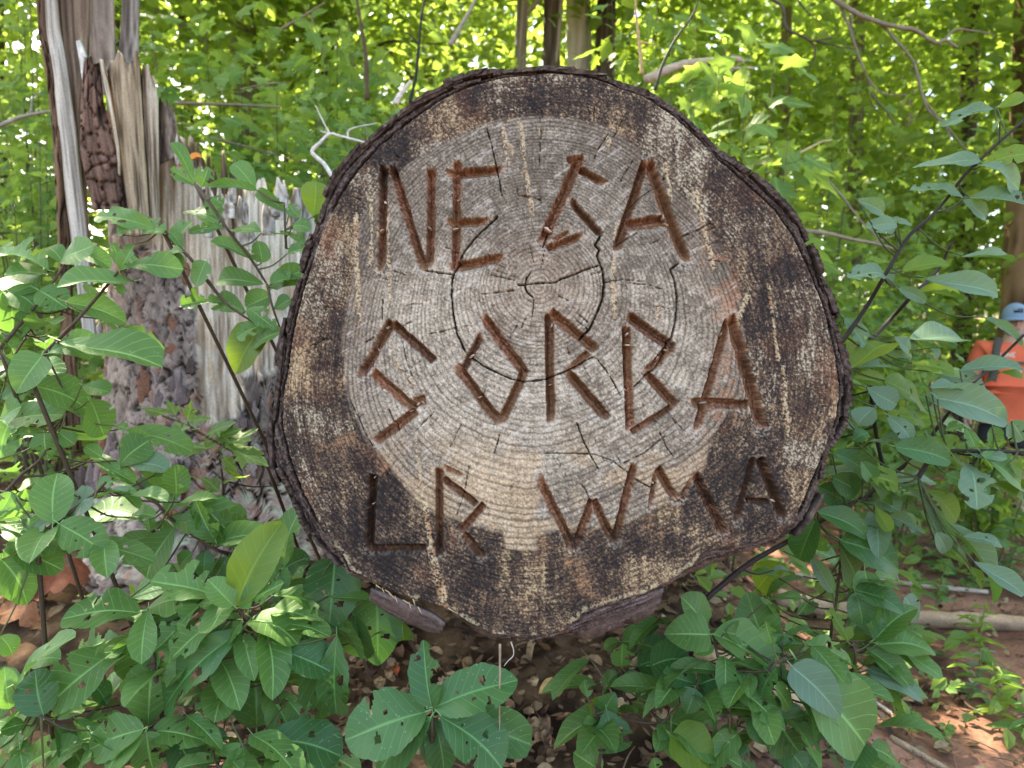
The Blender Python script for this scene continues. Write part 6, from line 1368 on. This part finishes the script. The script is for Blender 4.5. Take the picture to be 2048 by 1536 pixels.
    # head: face with nose, eyes, ears, mouth under the cap, grey stubble
    ell('nose', (0, -.108, 1.605), (.014, .022, .024), m_skin, n=10, m=10)
    for s in (-1, 1):
        ell('ear', (.083*s, .005, 1.61), (.012, .024, .034), m_skin, n=10, m=10)
        ell('eye', (.032*s, -.094, 1.632), (.013, .010, .008), m_black, n=8, m=10)
    ell('mouth', (0, -.098, 1.557), (.024, .008, .006), flat_mat('lips', (.36, .16, .13), .5), n=8, m=10)
    ell('beard', (0, -.034, 1.548), (.074, .074, .058), m_hair, .55*math.pi, math.pi, 10, 20)
    # cap with brim and flag patch
    cap = ell('cap', (0, -.006, 1.655), (.098, .112, .115), m_cap, 0, .52*math.pi, 14, 28)
    n = 13; Vb = []
    for lay in (0, .006):
        for i in range(n):
            a = -1.15+2.3*i/(n-1)
            for rr in (.0, .5, 1.):
                Vb.append((math.sin(a)*(.097+.010*rr), -.006-math.cos(a)*(.105)-rr*.075*math.cos(a*.9)+.0, 1.655-lay-.018*rr-.020*rr*(a/1.15)**2))
    Q = []
    for l in (0, 1):
        for i in range(n-1):
            for j in range(2):
                b = l*n*3+i*3+j; q = [b, b+1, b+4, b+3]; Q.append(q if l == 0 else q[::-1])
    for i in range(n-1): b = i*3+2; Q.append([b, b+n*3, b+n*3+3, b+3])
    link('brim', make_mesh('brim', Vb, np.array(Q)), m_cap, cap)
    def patch(name, x0, x1, z0, z1, dy, mat, par=root, c=(0, -.006, 1.655), r=(.098, .112, .115)):
        pts = []
        for i in range(6):
            for j in range(4):
                px = x0+(x1-x0)*i/5; pz = z0+(z1-z0)*j/3
                q = 1-(px/r[0])**2-((pz-c[2])/r[2])**2
                pts.append((px, c[1]-r[1]*math.sqrt(max(q, .01))-dy, pz))
        return link(name, make_mesh(name, pts, np.array([[i*4+j, (i+1)*4+j, (i+1)*4+j+1, i*4+j+1] for i in range(5) for j in range(3)])), mat, par)
    patch('flag_patch', -.030, .036, 1.690, 1.724, .003, m_black, cap)
    patch('flag_canton', -.028, -.004, 1.709, 1.722, .0045, flat_mat('grey_print', (.25, .27, .3)), cap)
    for q in range(2): patch('flag_stripe', .0, .034, 1.716-q*.012, 1.719-q*.012, .0045, flat_mat('grey_thread', (.22, .24, .28)), cap)
    # shirt: torso and sleeves over the body
    def garment(name, V, E, Rd, mat, cut=None):
        me = skin_mesh(name, V, E, Rd, 0, 2); return link(name, me, mat, root)
    shirt = garment('t_shirt', [(0, 0, .99), (0, -.03, 1.07), (0, -.01, 1.27), (0, .012, 1.40), (0, .01, 1.445), (-.205, .012, 1.40), (-.262, .025, 1.22), (.205, .012, 1.40), (.262, .025, 1.22), (0, 0, .945)],
                    [(0, 1), (1, 2), (2, 3), (3, 4), (3, 5), (5, 6), (3, 7), (7, 8), (0, 9)], [(.212, .165), (.214, .175), (.205, .150), (.135, .100), (.078, .075), .092, .078, .092, .078, (.213, .163)], m_shirt)
    # the front of the shirt: letters and emblem lie on its surface
    bvh_v = np.empty(len(shirt.data.vertices)*3); shirt.data.vertices.foreach_get('co', bvh_v); bvh_v = bvh_v.reshape(-1, 3)
    from mathutils.bvhtree import BVHTree
    tree_ = BVHTree.FromPolygons([tuple(q) for q in bvh_v], [tuple(p.vertices) for p in shirt.data.polygons])
    def on_shirt(px, pz, lift=.004):
        h = tree_.ray_cast(Vector((px, -1, pz)), Vector((0, 1, 0)))
        return (px, (h[0].y if h[0] else -.15)-lift, pz)
    def strokes(name, segs, w):
        Vs, Qs = [], []
        for (x0, z0, x1, z1) in segs:
            d = np.array([x1-x0, z1-z0]); d = d/(np.linalg.norm(d)+1e-9); nn = np.array([-d[1], d[0]])*w/2
            for t in range(3):
                a, b = t/3, (t+1)/3; o = len(Vs)
                for tt, sg in ((a, 1), (a, -1), (b, -1), (b, 1)):
                    Vs.append(on_shirt(x0+(x1-x0)*tt+sg*nn[0], z0+(z1-z0)*tt+sg*nn[1]))
                Qs.append([o, o+1, o+2, o+3])
        return link(name, make_mesh(name, Vs, np.array(Qs)), m_white, shirt)
    zt, zb = 1.372, 1.337; lx = -.105
    segs = [(lx, zt, lx, zb), (lx, zb, lx+.02, zb), (lx+.032, zt, lx+.032, zb), (lx+.045, zb, lx+.045, zt), (lx+.045, zt, lx+.066, zb), (lx+.066, zb, lx+.066, zt), (lx+.08, zt, lx+.08, zb), (lx+.08, zt, lx+.10, zt), (lx+.08, (zt+zb)/2, lx+.096, (zt+zb)/2), (lx+.08, zb, lx+.10, zb)]
    strokes('lettering', segs, .0065)
    ring = [( .0+.034*math.cos(a), 1.225+.040*math.sin(a), .0+.034*math.cos(a+.5), 1.225+.040*math.sin(a+.5)) for a in np.arange(0, 6.28, .5)]
    strokes('emblem', ring+[(-.016, 1.235, -.006, 1.235), (.006, 1.235, .016, 1.235), (0, 1.228, 0, 1.216), (-.014, 1.207, .014, 1.207), (-.03, 1.265, -.022, 1.245), (.03, 1.265, .022, 1.245)], .008)
    # shorts
    garment('shorts', [(0, 0, .95), (0, 0, .90), (-.10, 0, .82), (-.118, -.01, .56), (.10, 0, .82), (.118, -.01, .56)], [(0, 1), (1, 2), (2, 3), (1, 4), (4, 5)], [(.19, .145), (.195, .15), .122, .115, .122, .115], m_short)
    for s in (-1, 1):
        garment('boot', [(.12*s, .03, .15), (.12*s, .03, .05), (.13*s, -.07, .045), (.135*s, -.16, .035)], [(0, 1), (1, 2), (2, 3)], [.056, .056, .048, .042], m_boot)
        # pack straps over the shoulders
        G = []
        for z_, xx in ((1.47, .115), (1.44, .125), (1.38, .135), (1.30, .14), (1.22, .145), (1.14, .16)):
            for dx in (-.028, .028):
                h = tree_.ray_cast(Vector((xx*s+dx, -1, min(z_, 1.43))), Vector((0, 1, 0))); yy = (h[0].y if h[0] else -.08)
                G.append((xx*s+dx, yy-.014, z_))
        for z_, yy in ((1.49, .03), (1.47, .12)):
            for dx in (-.028, .028): G.append((.11*s+dx, yy, z_))
        # order rows from back over the shoulder to the front
        rows = [G[14:16], G[12:14]]+[G[2*i:2*i+2] for i in range(6)]
        Vs = [q for r_ in rows for q in r_]+[(q[0], q[1]+.010, q[2]-.003) for r_ in rows for q in r_]; nr = len(rows)
        Q = [[2*i, 2*i+1, 2*i+3, 2*i+2] for i in range(nr-1)]+[[2*nr+2*i, 2*nr+2*i+2, 2*nr+2*i+3, 2*nr+2*i+1] for i in range(nr-1)]+[[2*i, 2*i+2, 2*nr+2*i+2, 2*nr+2*i] for i in range(nr-1)]+[[2*i+1, 2*nr+2*i+1, 2*nr+2*i+3, 2*i+3] for i in range(nr-1)]
        link('pack_strap', make_mesh('pack_strap', Vs, np.array(Q)), m_strap, root)
    Vs = []
    for i in range(9):
        xx = -.14+.28*i/8
        for z_ in (1.302, 1.278): Vs.append(on_shirt(xx, z_, .012))
    link('chest_strap', make_mesh('chest_strap', Vs, np.array([[2*i, 2*i+1, 2*i+3, 2*i+2] for i in range(8)])), m_strap, root)
    def rb(Q, T, P_): return np.stack([np.sign(Q[..., 0])*np.abs(Q[..., 0]/.17)**.5*.17, .22+np.sign(Q[..., 1]-.22)*np.abs((Q[..., 1]-.22)/.10)**.6*.10, 1.20+np.sign(Q[..., 2]-1.2)*np.abs((Q[..., 2]-1.2)/.26)**.6*.26], -1)
    ell('backpack', (0, .22, 1.20), (.17, .10, .26), m_strap, fn=rb)
build_person()
